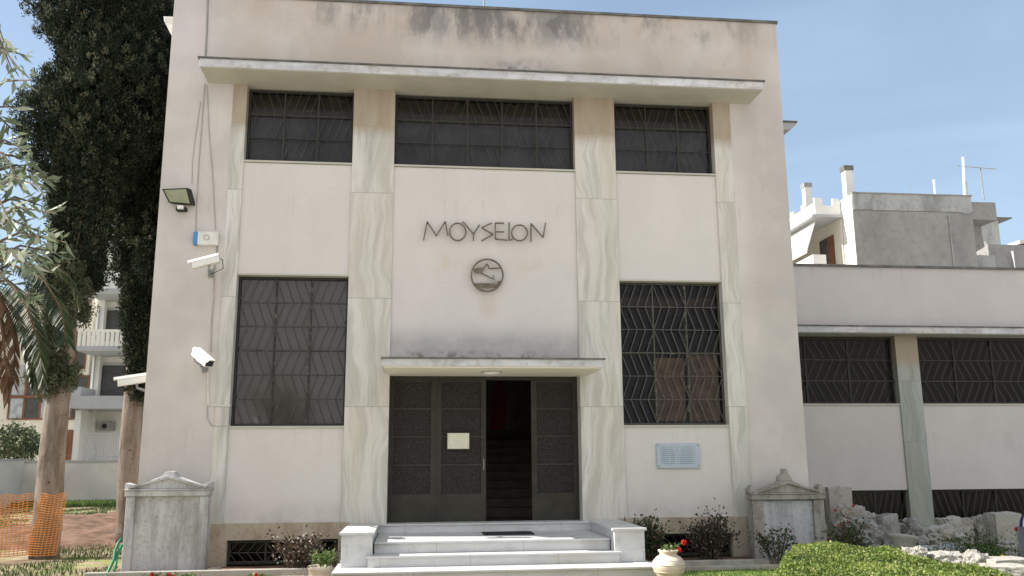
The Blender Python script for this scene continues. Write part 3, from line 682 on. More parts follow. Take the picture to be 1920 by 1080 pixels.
for (a, b_) in zip(pils[:-1], pils[1:]):
    x0, x1 = a[1], b_[0]
    obj('wall_panel', MB().box(x0, x1, WY+.03, WY+.34, .93, 2.99), M['wing'], wg)
    n = 5
    window(x0, x1, 3.03, 4.70, n if x1-x0 > 5 else 4, 3, (.34, .67), None, 'grille', depth=.2, glass='glassdark', halfrail=False, parent=wg, YO=WY, nb=5)
    obj('sill', MB().box(x0, x1, WY, WY+.25, 2.992, 3.028), M['soffit'], wg)
    window(x0, x1, .15, .92, 6, 1, (), None, 'grille', depth=.16, glass='glassdark', halfrail=False, parent=wg, YO=WY, name='basement_window', nb=5)
    obj('plinth', MB().box(x0, x1, WY, WY+.34, 0, .148), M['plinth'], wg)

# ------------------------------------------------------------ relief slabs
def stele(x0, x1, yf, th, zb, zs, za, mat, label, pmat=None, inset=.12, kind=0):
    e = empty('grave_stele', ((x0+x1)/2, yf+th/2, 0), label, 'stele')
    w_ = x1-x0; cx = (x0+x1)/2
    obj('body', MB().box(x0+.02, x1-.02, yf+.05, yf+th, 0, zb), M[mat], e, bev=.012)
    for a, b_ in ((x0+.02, x0+.02+inset), (x1-.02-inset, x1-.02)): obj('side_pilaster', MB().box(a, b_, yf+.0, yf+.049, 0, zb-.005), M[mat], e, bev=.01)
    if pmat: obj('relief_panel', MB().box(x0+.03+inset, x1-.03-inset, yf+.035, yf+.049, 0.02, zb-.03), M[pmat], e)
    obj('architrave', MB().box(x0, x1, yf-.03, yf+th+.01, zb, zb+.09).box(x0-.01, x1+.01, yf-.05, yf+th+.01, zb+.091, zb+.115), M[mat], e, bev=.008)
    z = zb+.116
    pts = [(x0-.015, z), (x1+.015, z), (x1+.015, zs+.06), (x1-.05, zs+.03), (x1-.16, zs-.01)]
    pts += [(cx+.13, za-.09), (cx+.06, za-.015), (cx+.02, za), (cx-.05, za-.01), (cx-.13, za-.085), (x0+.16, zs-.01), (x0+.04, zs+.03), (x0-.015, zs+.045)]
    obj('pediment', MB().prism(pts, yf-.0, yf+th), M[mat], e, bev=.008)
    b = MB()
    for a, c in (((x0+.05, zs-.035), (cx, za-.095)), ((x1-.05, zs-.035), (cx, za-.095))):
        b.bar((a[0], yf-.02, a[1]), (c[0], yf-.02, c[1]), .035, .06)
    obj('raking_moulding', b, M[mat], e)
    if kind:
        obj('finial', MB().prism([(cx-.12, za-.07), (cx+.10, za-.07), (cx+.07, za+.02), (cx+.03, za+.05), (cx+.02, za+.13), (cx-.02, za+.14), (cx-.04, za+.05), (cx-.1, za+.01)], yf-.01, yf+th-.02), M[mat], e, bev=.008)
        for a in (x0+.03, x1-.07): obj('corner_ornament', MB().prism([(a-.04, zs+.0), (a+.08, zs+.0), (a+.07, zs+.06), (a+.02, zs+.10), (a-.03, zs+.06)], yf-.005, yf+th-.03), M[mat], e, bev=.008)
    return e
stele(-4.63, -3.30, -.62, .24, 1.19, 1.36, 1.585, 'stele', 'grey stained marble grave stele with a low pediment leaning by the left corner', inset=.14)
stele(5.86, 7.22, -.50, .24, 1.01, 1.165, 1.40, 'stele2', 'brownish marble grave stele with peaked pediment and pale blank panel by the right corner', 'stelepanel', .20, 1)

# bed curbs
for nm, x0, x1, lab in (('left', -4.95, -1.2, 'thin white marble curb along the bed left of the steps'), ('right', 3.70, 6.6, 'thin white marble curb along the rose bed right of the steps')):
    o = obj('bed_curb', MB().box(x0, x1, -1.22, -1.10, -.03, .09), M['rubblelight' if nm == 'left' else 'rubble'], None, bev=.01); tag(o, lab, 'curb')
o = obj('bed_curb', MB().box(3.75, 6.5, -1.62, -1.52, -.03, .05), M['rubble'], None, bev=.01); tag(o, 'lower grey curb in front of the right rose bed', 'curb')
o = obj('bed_soil', MB().box(-4.8, -1.2, -1.1, -.04, -.03, .012).box(3.7, 7.0, -1.1, -.04, -.03, .012), M['soil']); tag(o, 'dark soil of the beds at the foot of the wall', kind='structure')
o = rock('stone_block', (-3.13, -.75, 0.01), .17, .12, .07, M['rubblelight'], 'tiny white stone block beside the left stele', boxy=.9, rough=.05); 

# ------------------------------------------------------------ plants
def stems_plant(name, c, h, spread, ns, nl, leaf, lm, label, cat, parent=None, flowers=(), top=.35, dense=1.0, group=None, fr=.035, aspect=.6, droop=0.):
    e = empty(name, c, label, cat, group); b = MB(); tips = []; cl = []
    for k in range(ns):
        a = random.uniform(0, 2*math.pi); r = spread*math.sqrt(random.random()); hh = h*random.uniform(.55, 1)
        base = Vector(c)+Vector((math.cos(a), math.sin(a)*.7, 0))*r*.2
        tip = Vector(c)+Vector((math.cos(a)*r, math.sin(a)*r*.7, hh)); mid = base.lerp(tip, .55)+Vector((random.uniform(-.05, .05), 0, hh*.12))
        P = [base, mid, tip]; b.tube(P, [.009, .006, .003], 5); tips.append(tip)
        for s_ in range(int(nl/ns)):
            t = random.uniform(top, 1)**.8; p = base.lerp(mid, t/.55) if t < .55 else mid.lerp(tip, (t-.55)/.45)
            cl.append(p+Vector((random.gauss(0, 1), random.gauss(0, 1), random.gauss(0, .8)))*.045*dense)
    obj('stems', b, M['branch'], e); leaves('leaves', [tuple(p) for p in cl], leaf, M[lm], e, aspect, .2)
    for (fx, fy, fz, fm) in flowers: flower((fx, fy, fz), fr, fm, e)
    return e
def flower(c, r, fm, parent):
    b = MB()
    for k in range(26):
        a = random.uniform(0, 2*math.pi); ph = math.acos(random.uniform(-1, 1)); d = Vector((math.sin(ph)*math.cos(a), math.sin(ph)*math.sin(a), math.cos(ph)))
        p = Vector(c)+d*r*.75; s_ = d.orthogonal().normalized(); q = d.cross(s_); rr = r*.5
        b.add([p+s_*rr, p+q*rr+d*rr*.3, p-s_*rr, p-q*rr+d*rr*.3], [(0, 1, 2, 3)])
    obj('flower', b, M[fm], parent)

# rose bush left of the steps
stems_plant('rose_bush', (-1.85, -1.0, .0), .62, .42, 26, 1200, .055, 'rosepale', 'rose bush with reddish and silvery leaves left of the steps', 'rose bush', top=.15, dense=1.7, group='rose bushes along the wall')
stems_plant('rose_bush', (-1.45, -1.15, .0), .42, .30, 14, 500, .05, 'rose', 'small dark rose bush just behind the potted plant by the steps', 'rose bush', top=.1, dense=1.6, group='rose bushes along the wall')
stems_plant('rose_bush', (3.98, -.75, .0), .84, .34, 18, 1200, .06, 'rosegreen', 'tall thin rose bush beside the right pedestal, above the vase', 'rose bush', top=.15, dense=1.6, group='rose bushes along the wall')
stems_plant('rose_bush', (4.95, -.85, .0), .74, .46, 30, 2300, .055, 'rose', 'dense dark red-leaved rose bush in front of the right basement window', 'rose bush', top=.05, dense=2.0, group='rose bushes along the wall')
stems_plant('rose_bush', (5.05, -.9, .0), 1.0, .22, 7, 110, .05, 'rose', 'few long bare rose shoots rising above the dense dark bush', 'rose bush', top=.5, dense=1.2, group='rose bushes along the wall')
stems_plant('rose_bush', (5.95, -1.25, .0), .62, .46, 14, 520, .06, 'rosegreen', 'sparse rose bush in front of the left edge of the right stele', 'rose bush', top=.2, dense=1.5, group='rose bushes along the wall')
pp = at(1585, 1010, -1.5)
stems_plant('rose_bush', (pp.x, -1.5, .0), .72, .42, 22, 1000, .06, 'rosegreen', 'rose bush with pink blooms between the right stele and the rubble', 'rose bush', top=.15, dense=1.8, group='rose bushes along the wall',
            flowers=[(*at(x, y, -1.6), 'pink') for x, y in ((1566, 957), (1600, 948), (1572, 985), (1590, 980))], fr=.028)
# pots
am = empty('terracotta_vase', (3.60, -3.05, 0), 'round pale terracotta vase with red geraniums at the right of the steps', 'vase')
am_prof = [(.001, 0), (.10, 0), (.115, .03), (.13, .08), (.20, .17), (.235, .25), (.225, .32), (.17, .385), (.125, .41), (.12, .44), (.145, .465), (.145, .48), (.115, .48), (.10, .44), (.001, .43)]
obj('body', MB().lathe(am_prof, (3.60, -3.05, -.02), 36), M['terra'], am, smooth=True)
b = MB()
for z, r in ((.19, .214), (.29, .236), (.345, .205)): b.lathe([(r-.006, z-.008), (r+.004, z), (r-.006, z+.008)], (3.60, -3.05, -.02), 36)
obj('ribs', b, M['terra'], am, smooth=True)
gp = empty('geranium', (3.60, -3.05, .44), 'geranium with two red blooms growing in the round vase', 'flower')
fA, fB = at(1282, 1017, -3.0), at(1273, 1031, -3.0)
obj('stems', MB().tube([(3.62, -3.05, .44), (3.68, -3.03, .5), fA], .006, 5).tube([(3.62, -3.05, .44), (3.66, -3.03, .48), fB], .006, 5), M['green'], gp)
leaves('leaves', RNG.normal(size=(60, 3))*[.07, .05, .025]+[3.62, -3.05, .50], .05, M['green'], gp, .9)
flower(fA, .042, 'red', gp); flower(fB, .045, 'red', gp)
pt = empty('flower_pot', (-1.29, -2.75, 0), 'pale terracotta pot with a leafy green plant left of the steps', 'pot')
obj('body', MB().lathe([(.001, 0), (.10, 0), (.12, .05), (.148, .18), (.155, .27), (.165, .28), (.17, .31), (.16, .325), (.14, .32), (.135, .27), (.001, .26)], (-1.29, -2.75, -.02), 32), M['terra'], pt, smooth=True)
sp = empty('potted_plant', (-1.27, -2.75, .28), 'bushy bright green plant in the pale pot', 'plant')
obj('stems', MB().tube([(-1.29, -2.75, .25), (-1.27, -2.75, .42)], .01, 5).tube([(-1.29, -2.75, .25), (-1.18, -2.78, .40)], .008, 5), M['branch'], sp)
leaves('leaves', RNG.normal(size=(420, 3))*[.085, .07, .05]+[-1.24, -2.75, .40], .045, M['green'], sp, .75)
# low geraniums near the camera, their blooms just inside the frame
for x, lab in ((285, 'leftmost low red geranium at the bottom edge'), (318, 'low red geranium at the bottom edge, just right of the leftmost'), (352, 'green geranium without blooms at the bottom edge under the left stele'), (480, 'low red geranium at the bottom edge left of the pot')):
    p = at(x, 1076, -3.6); c = (p.x, -3.6, -.02)
    e = empty('low_geranium', c, lab, 'flower', 'low geraniums in the front bed')
    leaves('leaves', RNG.normal(size=(160, 3))*[.07, .07, .03]+[p.x, -3.6, p.z-.075], .05, M['green'], e, .9)
    obj('stems', MB().tube([c, p], .005, 5), M['green'], e)
    if x != 352:
        flower((p.x, -3.6, p.z-.01), .028, 'red', e); flower((p.x+.05, -3.58, p.z-.035), .025, 'red', e)

# clipped boxwood hedge: runs towards the viewer at the lower right
hd = empty('boxwood_hedge', (6.2, -4.2, 0), 'bright green clipped boxwood hedge in the lower right corner', 'hedge')
def hedge():
    from mathutils import noise as mn
    c0 = Vector((5.15, -5.3, 0)); H = .55; n = 42000; P = []
    poly = [Vector((x, y, 0)) for x, y in ((4.32, -5.3), (4.72, -4.4), (5.12, -3.5), (5.45, -2.95), (6.1, -2.8), (6.4, -4.0), (6.42, -5.0), (6.45, -5.9), (6.4, -6.8), (5.6, -7.5), (4.5, -7.5), (3.75, -6.8), (3.85, -6.0))]
    def rad(u):
        d = Vector((math.cos(u), math.sin(u), 0)); best = 1.2
        for p, q in zip(poly, poly[1:]+poly[:1]):
            e_ = q-p; det = d.x*(-e_.y)+e_.x*d.y
            if abs(det) < 1e-9: continue
            w_ = p-c0; t = (w_.x*(-e_.y)+e_.x*w_.y)/det; k = (d.x*w_.y-d.y*w_.x)/det
            if t > 0 and -1e-6 <= k <= 1+1e-6: best = t
        return best
    R_ = [rad(2*math.pi*i/96) for i in range(96)]
    for _ in range(2): R_ = [(R_[i-1]+2*R_[i]+R_[(i+1) % 96])/4 for i in range(96)]
    core = MB(); nu, nv = 96, 20
    V = []
    for j in range(nv+1):
        v = (math.pi/2)*j/nv
        for i in range(nu):
            u = 2*math.pi*i/nu; cv, sv = math.cos(v)**.26, math.sin(v)**.42
            q = c0+Vector((math.cos(u), math.sin(u), 0))*R_[i]*cv*.96+Vector((0, 0, H*sv*.93))
            d = mn.fractal(q*2.2, .8, 2.1, 4)*.07+mn.fractal(q*.9, .8, 2.1, 2)*.05
            V.append(q+(q-(c0+Vector((0, 0, -.6)))).normalized()*d)
    core.add(V, [(j*nu+i, j*nu+(i+1) % nu, (j+1)*nu+(i+1) % nu, (j+1)*nu+i) for j in range(nv) for i in range(nu)])
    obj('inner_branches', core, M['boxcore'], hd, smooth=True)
    Q = []; W = []
    for f in core.f:
        a, b_, c_, d_ = (Vector(core.v[i]) for i in f); Q.append((a, b_, c_, d_)); W.append(((b_-a).cross(d_-a)).length+((b_-c_).cross(d_-c_)).length)
    W = np.array(W); ids = RNG.choice(len(Q), n, p=W/W.sum()); ctr = c0+Vector((0, 0, .1))
    for i in ids:
        a, b_, c_, d_ = Q[i]; s_, t_ = random.random(), random.random(); p = a.lerp(b_, s_).lerp(d_.lerp(c_, s_), t_)
        if mn.noise(p*5.5) > .30 or mn.noise(p*13) > .42: continue
        p = ctr+(p-ctr)*(1.045+random.gauss(0, .012)); hz = mn.noise(p*9)*.02; P.append(tuple(p+Vector((random.gauss(0, .015), random.gauss(0, .015), abs(random.gauss(0, .018))+hz))))
    leaves('leaves', P, .034, M['box'], hd, .62, .45)
hedge()

# ------------------------------------------------------------ trees
def lumpy_clumps(n, cfun, rfun, z0, z1, seed, shell=.72, aspect_y=1.0):
    """tuft centres in a lumpy upright crown; cfun(z) -> axis point, rfun(z) -> radius"""
    from mathutils import noise as mn
    out = []
    while len(out) < n:
        z = random.uniform(z0, z1); a = random.uniform(0, 2*math.pi)
        k = mn.fractal(Vector((math.cos(a)*1.1, math.sin(a)*1.1, z*.75+seed*9)), .9, 2.1, 3)
        rr = rfun(z)*(1+.48*k)
        t = 1-(1-shell)*random.random() if random.random() < .8 else math.sqrt(random.random())
        c = cfun(z); out.append((c[0]+math.cos(a)*rr*t, c[1]+math.sin(a)*rr*t*aspect_y, z, math.cos(a), math.sin(a)))
    return out
def tufts(cl, per, rad, spread_up=.9):
    cl = np.array(cl); n = len(cl)
    d = RNG.normal(size=(n, per, 3)); d /= np.linalg.norm(d, axis=2)[:, :, None]; d *= RNG.uniform(.2, 1, (n, per, 1))**.6
    rs = rad*RNG.uniform(.55, 1.35, (n, 1, 1)); d[:, :, 2] *= 1.5
    P = cl[:, None, :3]+d*rs
    ax = d*1.0+np.concatenate([cl[:, None, 3:5]*.5, np.full((n, 1, 1), spread_up)], 2)
    return P.reshape(-1, 3), ax.reshape(-1, 3)
def trunk(pts, rs, parent, nm='trunk', mat='trunk'):
    P = [Vector(p) for p in pts]; Q = []; RR = []
    for i in range(len(P)-1):
        for k in range(6):
            t = k/6; Q.append(P[i].lerp(P[i+1], t)+Vector((random.gauss(0, .008), random.gauss(0, .008), 0))); RR.append((rs[i]*(1-t)+rs[i+1]*t)*random.uniform(.965, 1.035))
    Q.append(P[-1]); RR.append(rs[-1]); return obj(nm, MB().tube(Q, RR, 18), M[mat], parent, smooth=True)
# cypress 1, trunk bare to about 5.5 m
t1 = empty('cypress_tree', (-6.87, 2.12, 0), 'tall dark cypress with a thick bare pale trunk, nearest the left corner of the photo', 'tree', 'dark cypresses left of the museum')
TA = [at(83, 1045, 2.12), at(97, 860, 2.12), at(118, 660, 2.12), at(137, 480, 2.12), at(150, 330, 2.12)]
TA[0].z = -.05
trunk([*TA, TA[-1]+Vector((.05, 0.2, 5))], [.27, .235, .20, .16, .09, .03], t1)
b = MB()
for k in range(22):
    z = random.uniform(5.3, 11); c = TA[3].lerp(TA[4], .5); a = random.uniform(0, 6.28); b.tube([(c.x, c.y, z), (c.x+.5*math.cos(a), c.y+.4*math.sin(a), z+.8)], [.035, .008], 5)
obj('limbs', b, M['branch'], t1)
def c1(z): return (-6.80+.02*(z-6)+(.12 if z > 8 else 0), 2.3)
def r1(z):
    if z < 5.6: return .42
    if z < 7.3: return .48+(z-5.6)*.06
    if z < 8.4: return .58+(z-7.3)*.60
    return min(1.32, 1.24+(z-8.4)*.1)
cl = lumpy_clumps(3600, c1, r1, 5.2, 14.5, 1)
P, A_ = tufts(cl, 100, .135); leaves('crown', P, .06, M['cyp'], t1, .45, axis=A_)
cl = lumpy_clumps(1500, c1, lambda z: r1(z)*.72, 5.9, 14.5, 1, shell=.02)
P, A_ = tufts(cl, 22, .16); leaves('inner_foliage', P, .15, M['cyp'], t1, .5, axis=A_)
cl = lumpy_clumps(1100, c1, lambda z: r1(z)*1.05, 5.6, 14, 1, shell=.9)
P, A_ = tufts(cl, 34, .075); leaves('outer_shoots', P, .06, M['cyplit'], t1, .4, axis=A_)  # paler tufts put the sunlit highlights into the crown's colour
# lower side shoots hanging round its trunk
cl = []
for (x, y, w_, h_, n) in ((98, 590, 34, 80, 210), (118, 560, 22, 50, 90), (92, 680, 30, 50, 130), (128, 500, 30, 30, 90), (157, 570, 14, 45, 60), (105, 705, 40, 22, 90), (142, 700, 8, 14, 10), (75, 530, 30, 40, 80)):
    for k in range(n):
        p = at(x+random.gauss(0, .45)*w_, y+random.gauss(0, .5)*h_, 1.78+random.gauss(0, .1)); cl.append((p.x, p.y, p.z, 0, -.4))
P, A_ = tufts(cl, 46, .085, -.2); leaves('trunk_shoots', P, .055, M['cyplit'], t1, .45, axis=A_)
# cypress 2 behind, its foliage hanging low along the trunk
t2 = empty('cypress_tree', (-6.15, 4.6, 0), 'second dark cypress with foliage hanging lower down, close to the museum wall', 'tree', 'dark cypresses left of the museum')
TB = [at(240, 1000, 4.6), at(244, 850, 4.6), at(251, 720, 4.6), at(262, 560, 4.6)]; TB[0].z = -.05
trunk([*TB, TB[-1]+Vector((.1, 0, 7))], [.25, .225, .20, .16, .05], t2)
def c2(z): return (-5.98+.0*z+(.06*(6.5-z) if z > 6.5 else 0)*1., 4.6)
def r2(z):
    if z < 4.2: return .30+.1*(z-3.0)
    if z < 6: return .42+(z-4.2)*.26
    return min(1.25, .89+(z-6)*.12)
cl = lumpy_clumps(4200, c2, r2, 3.1, 16.5, 2)
P, A_ = tufts(cl, 90, .145); leaves('crown', P, .065, M['cyp'], t2, .45, axis=A_)
cl = lumpy_clumps(1700, c2, lambda z: r2(z)*.72, 3.6, 16.5, 2, shell=.02)
P, A_ = tufts(cl, 22, .17); leaves('inner_foliage', P, .16, M['cyp'], t2, .5, axis=A_)
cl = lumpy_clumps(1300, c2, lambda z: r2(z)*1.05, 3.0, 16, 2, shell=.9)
P, A_ = tufts(cl, 34, .08); leaves('outer_shoots', P, .065, M['cyplit'], t2, .4, axis=A_)  # highlights of this crown, likewise painted as paler tufts
b = MB()
for k in range(26):
    z = random.uniform(4, 13); a = random.uniform(0, 6.28); b.tube([(-6.0, 4.6, z), (-6.0+.5*math.cos(a), 4.6+.4*math.sin(a), z+.8)], [.03, .008], 5)
obj('limbs', b, M['branch'], t2)

# olive tree near the camera: trunk left of the frame, twigs hang into it
ol = empty('olive_tree', (-4.9, -11.2, 0), 'olive tree whose pale grey-green twigs reach in from the left edge', 'tree')
trunk([(-4.9, -11.2, -.05), (-4.8, -11.2, 1.1), (-4.5, -11.4, 2.0), (-3.9, -11.6, 2.8)], [.15, .12, .10, .07], ol, mat='branch')
tw = MB(); LC = []; LA_ = []
def twig(p0, p1, nl, sag=.06, r=.006, spread=.035):
    p0, p1 = Vector(p0), Vector(p1); mid = p0.lerp(p1, .5)+Vector((0, 0, sag)); P = [p0.lerp(mid, t/3) for t in range(3)]+[mid.lerp(p1, t/4) for t in range(5)]
    tw.tube(P, [r*(1-.1*i) for i in range(len(P))], 5)
    for k in range(nl):
        t = random.uniform(.12, 1)*(len(P)-1); i = min(int(t), len(P)-2); q = P[i].lerp(P[i+1], t-i); d = (P[i+1]-P[i]).normalized()
        s_ = d.cross(Vector((random.gauss(0, 1), random.gauss(0, 1), random.gauss(0, 1)))).normalized()
        v = (d*.75+s_*.8).normalized(); LC.append(tuple(q+v*.028)); LA_.append(tuple(v*2))
hub = Vector((-3.9, -11.6, 2.8))
for (hx, hz) in ((-2.3, 3.5), (-2.2, 3.0), (-2.2, 2.5), (-2.3, 3.9)):
    tw.tube([hub, hub.lerp(Vector((hx-.2, -12.2, hz)), .5)+Vector((0, 0, .1)), Vector((hx-.2, -12.2, hz-.05)), Vector((hx, -12.3, hz))], [.05, .038, .024, .014], 7)
spec = [((-30, 60), (22, 130), 12), ((-40, 90), (45, 140), 14), ((-40, 130), (52, 105), 12), ((-40, 200), (60, 150), 12), ((-40, 240), (30, 250), 16), ((-40, 250), (28, 200), 12),
        ((-40, 290), (55, 285), 16), ((-40, 330), (60, 300), 16), ((-40, 330), (95, 340), 22), ((-40, 380), (60, 330), 18), ((-30, 370), (80, 350), 14),
        ((-40, 400), (90, 390), 20), ((-40, 430), (105, 400), 24), ((-40, 440), (85, 440), 20), ((-40, 470), (125, 455), 28), ((-40, 500), (110, 475), 24),
        ((-40, 490), (60, 500), 22), ((-40, 520), (100, 510), 20), ((-40, 540), (60, 560), 18), ((-40, 350), (20, 420), 12), ((-30, 280), (40, 350), 12), ((-40, 10), (8, 80), 6)]
for (a, b_, nl) in spec:
    ya, yb = -12.4+random.uniform(-.2, .2), -12.45+random.uniform(-.5, .5)
    pa, pb = at(*a, ya), at(*b_, yb); twig(pa, pb, int(nl*1.25), sag=.05)
    hh = min(((-2.3, 3.5), (-2.2, 3.0), (-2.2, 2.5), (-2.3, 3.9)), key=lambda q: abs(q[1]-pa.z)); tw.tube([Vector((hh[0], -12.3, hh[1])), pa.lerp(Vector((hh[0], -12.3, hh[1])), .4)+Vector((0, 0, .05)), pa], [.012, .009, .006], 5)
obj('twigs', tw, M['branch'], ol); leaves('leaves', LC, .062, M['olive'], ol, .24, axis=LA_, bend=.08)
# rest of its crown, outside the frame
ct = MB(); P = []
for k in range(70):
    e_ = Vector((random.gauss(-4.3, .55), random.gauss(-11.5, .7), random.gauss(3.7, .5)))
    if e_.x > -3.0 or e_.z < 2.7: continue
    q = hub.lerp(e_, .5)+Vector((0, 0, .1)); ct.tube([hub, q, e_], [.02, .012, .004], 4)
    for j in range(75): t_ = random.uniform(.4, 1.05); P.append(tuple(q.lerp(e_, (t_-.4)/.6)+Vector((random.gauss(0, .06), random.gauss(0, .06), random.gauss(0, .06)))))
obj('branches', ct, M['branch'], ol); leaves('crown', P, .062, M['olive'], ol, .24, bend=.08)

# palm: trunk left of the frame, fronds arching into it
pl = empty('palm_tree', (-7.3, -3.2, 0), 'palm whose dark fronds droop in at the left edge behind the olive twigs', 'palm')
PH = Vector((-6.75, -3.2, 5.0))
trunk([(-7.3, -3.2, -.05), (-7.1, -3.2, 2.5), tuple(PH)], [.26, .22, .20], pl, mat='branch')
fr_ = MB(); fc = []; fa = []; dc = []; da = []
def frond(pts, nl, ll, dead=False):
    P = [Vector(p) for p in pts]; Q = []
    for i in range(len(P)-1):
        for k in range(8): Q.append(P[i].lerp(P[i+1], k/8))
    Q.append(P[-1])
    # smooth
    for _ in range(6): Q = [Q[0]]+[(Q[i-1]+Q[i]*2+Q[i+1])/4 for i in range(1, len(Q)-1)]+[Q[-1]]
    fr_.tube(Q, [.028*(1-.85*i/len(Q)) for i in range(len(Q))], 6)
    for k in range(nl):
        t = (k+.5)/nl*(len(Q)-1.01); t = max(1.5, t); i = int(t); q = Q[i].lerp(Q[i+1], t-i); d = (Q[i+1]-Q[i]).normalized()
        sv = d.cross(Vector((0, 0, 1))); sv = sv.normalized() if sv.length > .1 else Vector((1, 0, 0))
        for s_ in (-1, 1):
            v = (d*.8+sv*s_*.9+Vector((0, 0, -.45 if not dead else -1.2))).normalized(); L_ = ll*.82*(1-.5*abs(k/nl-.45))
            (dc if dead else fc).append((q+v*L_/2, v, L_))
fspec = [([(PH), at(30, 500, -3.6), at(80, 520, -3.8), at(115, 580, -4), at(125, 640, -4.1)], 60, .42, False),
         ([(PH), at(10, 520, -3.9), at(50, 570, -4.2), at(72, 640, -4.4), at(80, 705, -4.4)], 64, .42, False),
         ([(PH), at(-5, 540, -3.4), at(35, 600, -3.6), at(58, 680, -3.6), at(66, 720, -3.6)], 60, .36, False),
         ([(PH), at(20, 470, -3.0), at(75, 478, -2.8), at(130, 515, -2.6), at(150, 560, -2.5)], 50, .40, False),
         ([(PH), at(-10, 560, -4.0), at(5, 620, -4.2), at(12, 700, -4.3), at(14, 745, -4.3)], 60, .32, True),
         ([(PH), at(-20, 560, -3.8), at(-5, 640, -3.9), at(0, 720, -3.9)], 60, .32, True),
         ([(PH), at(-8, 540, -4.0), at(22, 600, -4.1), at(28, 660, -4.2), at(26, 720, -4.2)], 50, .30, True),
         ([(PH), at(-60, 440, -3.6), at(-160, 430, -3.8), at(-240, 560, -4)], 50, .42, False),
         ([(PH), PH+Vector((-.6, -.8, .9)), PH+Vector((-1.2, -1.6, .6)), PH+Vector((-1.5, -2.2, -.4))], 50, .42, False),
         ([(PH), PH+Vector((-.6, .9, .9)), PH+Vector((-1.1, 1.8, .7)), PH+Vector((-1.3, 2.4, -.3))], 50, .42, False)]
for p, nl, ll, dd in fspec: frond(p, nl, ll, dd)
obj('frond_stalks', fr_, M['palmdead'], pl)
def leaflets(name, L_, mat):
    b = MB()
    for q, v, l_ in L_:
        s_ = v.cross(Vector((random.gauss(0, .4), random.gauss(0, .4), 1))).normalized()*.016; a = q-v*l_/2; e_ = q+v*l_/2; mm = q
        b.add([a-s_*.5, a+s_*.5, mm+s_, e_, mm-s_], [(0, 1, 2, 3, 4)])
    obj(name, b, M[mat], pl)
leaflets('fronds', fc, 'palm'); leaflets('dead_fronds', dc, 'palmdead')

# ------------------------------------------------------------ left ground: net, hose, mound, boundary wall
nw = empty('barrier_net', (-7.0, 1.8, 0), 'orange plastic safety netting stretched to and round the bare cypress trunk', 'netting')
def net():
    b = MB(); tc_ = at(83, 1045, 2.12); ppts = []
    # plan path: from the left, then round the front of the trunk
    a0 = Vector((-9.2, .55)); a1 = Vector((-7.75, 1.35)); cx, cy, rr = TA[0].x+.0, 2.12, .295
    path = []
    for k in range(24): path.append(a0.lerp(a1, k/24))
    st_ = Vector((cx+rr*math.cos(R(200)), cy+rr*math.sin(R(200))))
    for k in range(12): path.append(a1.lerp(st_, k/12))
    for k in range(11): an = R(200+k*13); path.append(Vector((cx+rr*math.cos(an), cy+rr*math.sin(an))))
    nz_ = 26
    def pt(i, j):
        p = path[i]; t = i/len(path); sag = .06*math.sin(i*.7)*(1 if i < 24 else .3)
        tp = 1.15-.10*max(0, 1-i/30.)+.02*math.sin(i*1.3)
        if i >= 36: p = p+Vector((.10*(j/nz_), 0))
        bot = .02 if i < 30 else .06
        return Vector((p.x, p.y+sag*(.5+.5*math.sin(j*.5)), bot+(tp-bot)*j/nz_))
    for i in range(len(path)):
        for j in range(nz_+1):
            if i < len(path)-1: b.bar(pt(i, j), pt(i+1, j), .014, .004)
            if j < nz_: b.bar(pt(i, j), pt(i, j+1), .011, .004)
    o = obj('mesh', b, M['orange'], nw)
    obj('post', MB().tube([(-7.78, 1.36, -.02), (-7.76, 1.36, 1.2)], .02, 8), M['branch'], nw)
net()
o = obj('garden_hose', MB().tube([at(228, 1010, -.9), at(222, 1018, -.95), at(216, 1032, -1.0), at(214, 1048, -1.05), at(208, 1062, -1.1), at(200, 1078, -1.2), at(196, 1095, -1.3)], .022, 8)
        .tube([at(229, 1022, -.9), at(220, 1040, -1.0), at(217, 1060, -1.1), at(210, 1085, -1.2)], .02, 8), M['hose'], None, smooth=True)
tag(o, 'green garden hose trailing beside the left stele', 'hose')
def mound():
    from mathutils import noise as mn
    b = MB(); nx, ny_ = 40, 24; V = []
    for i in range(nx+1):
        for j in range(ny_+1):
            u, v = i/nx*2-1, j/ny_*2-1; r = max(0, 1-u*u)*max(0, 1-v*v)
            x, y = -7.6+u*3.2, 9.0+v*5.5
            V.append((x, y, -.05+.42*r*(1+.5*mn.fractal(Vector((x*1.3, y*1.3, 0)), .9, 2, 4))))
    b.add(V, [(i*(ny_+1)+j, (i+1)*(ny_+1)+j, (i+1)*(ny_+1)+j+1, i*(ny_+1)+j+1) for i in range(nx) for j in range(ny_)])
    o = obj('soil_mound', b, M['soil'], None, smooth=True); tag(o, 'low heap of reddish earth behind the trees', kind='structure')
mound()
bw = empty('boundary_wall', (-14, 22.8, 0), 'low pale plastered garden wall behind the cypresses', 'wall')
c0 = at(38, 948, 22.7)
obj('wall', MB().box(c0.x, -4, 22.7, 22.95, -.05, 1.72).box(c0.x-.25, c0.x, 12, 22.95, -.05, 1.80), M['gwall'], bw)
obj('coping', MB().box(c0.x+.02, -4, 22.66, 22.99, 1.721, 1.80).box(c0.x-.29, c0.x+.03, 12, 22.6, 1.801, 1.86), M['bgrey'], bw)
o = obj('socket_box', MB().box(c0.x+.001, c0.x+.03, 19.9, 20.1, .85, 1.05), M['black']); tag(o, 'small black box on the far garden wall at the left', 'box')

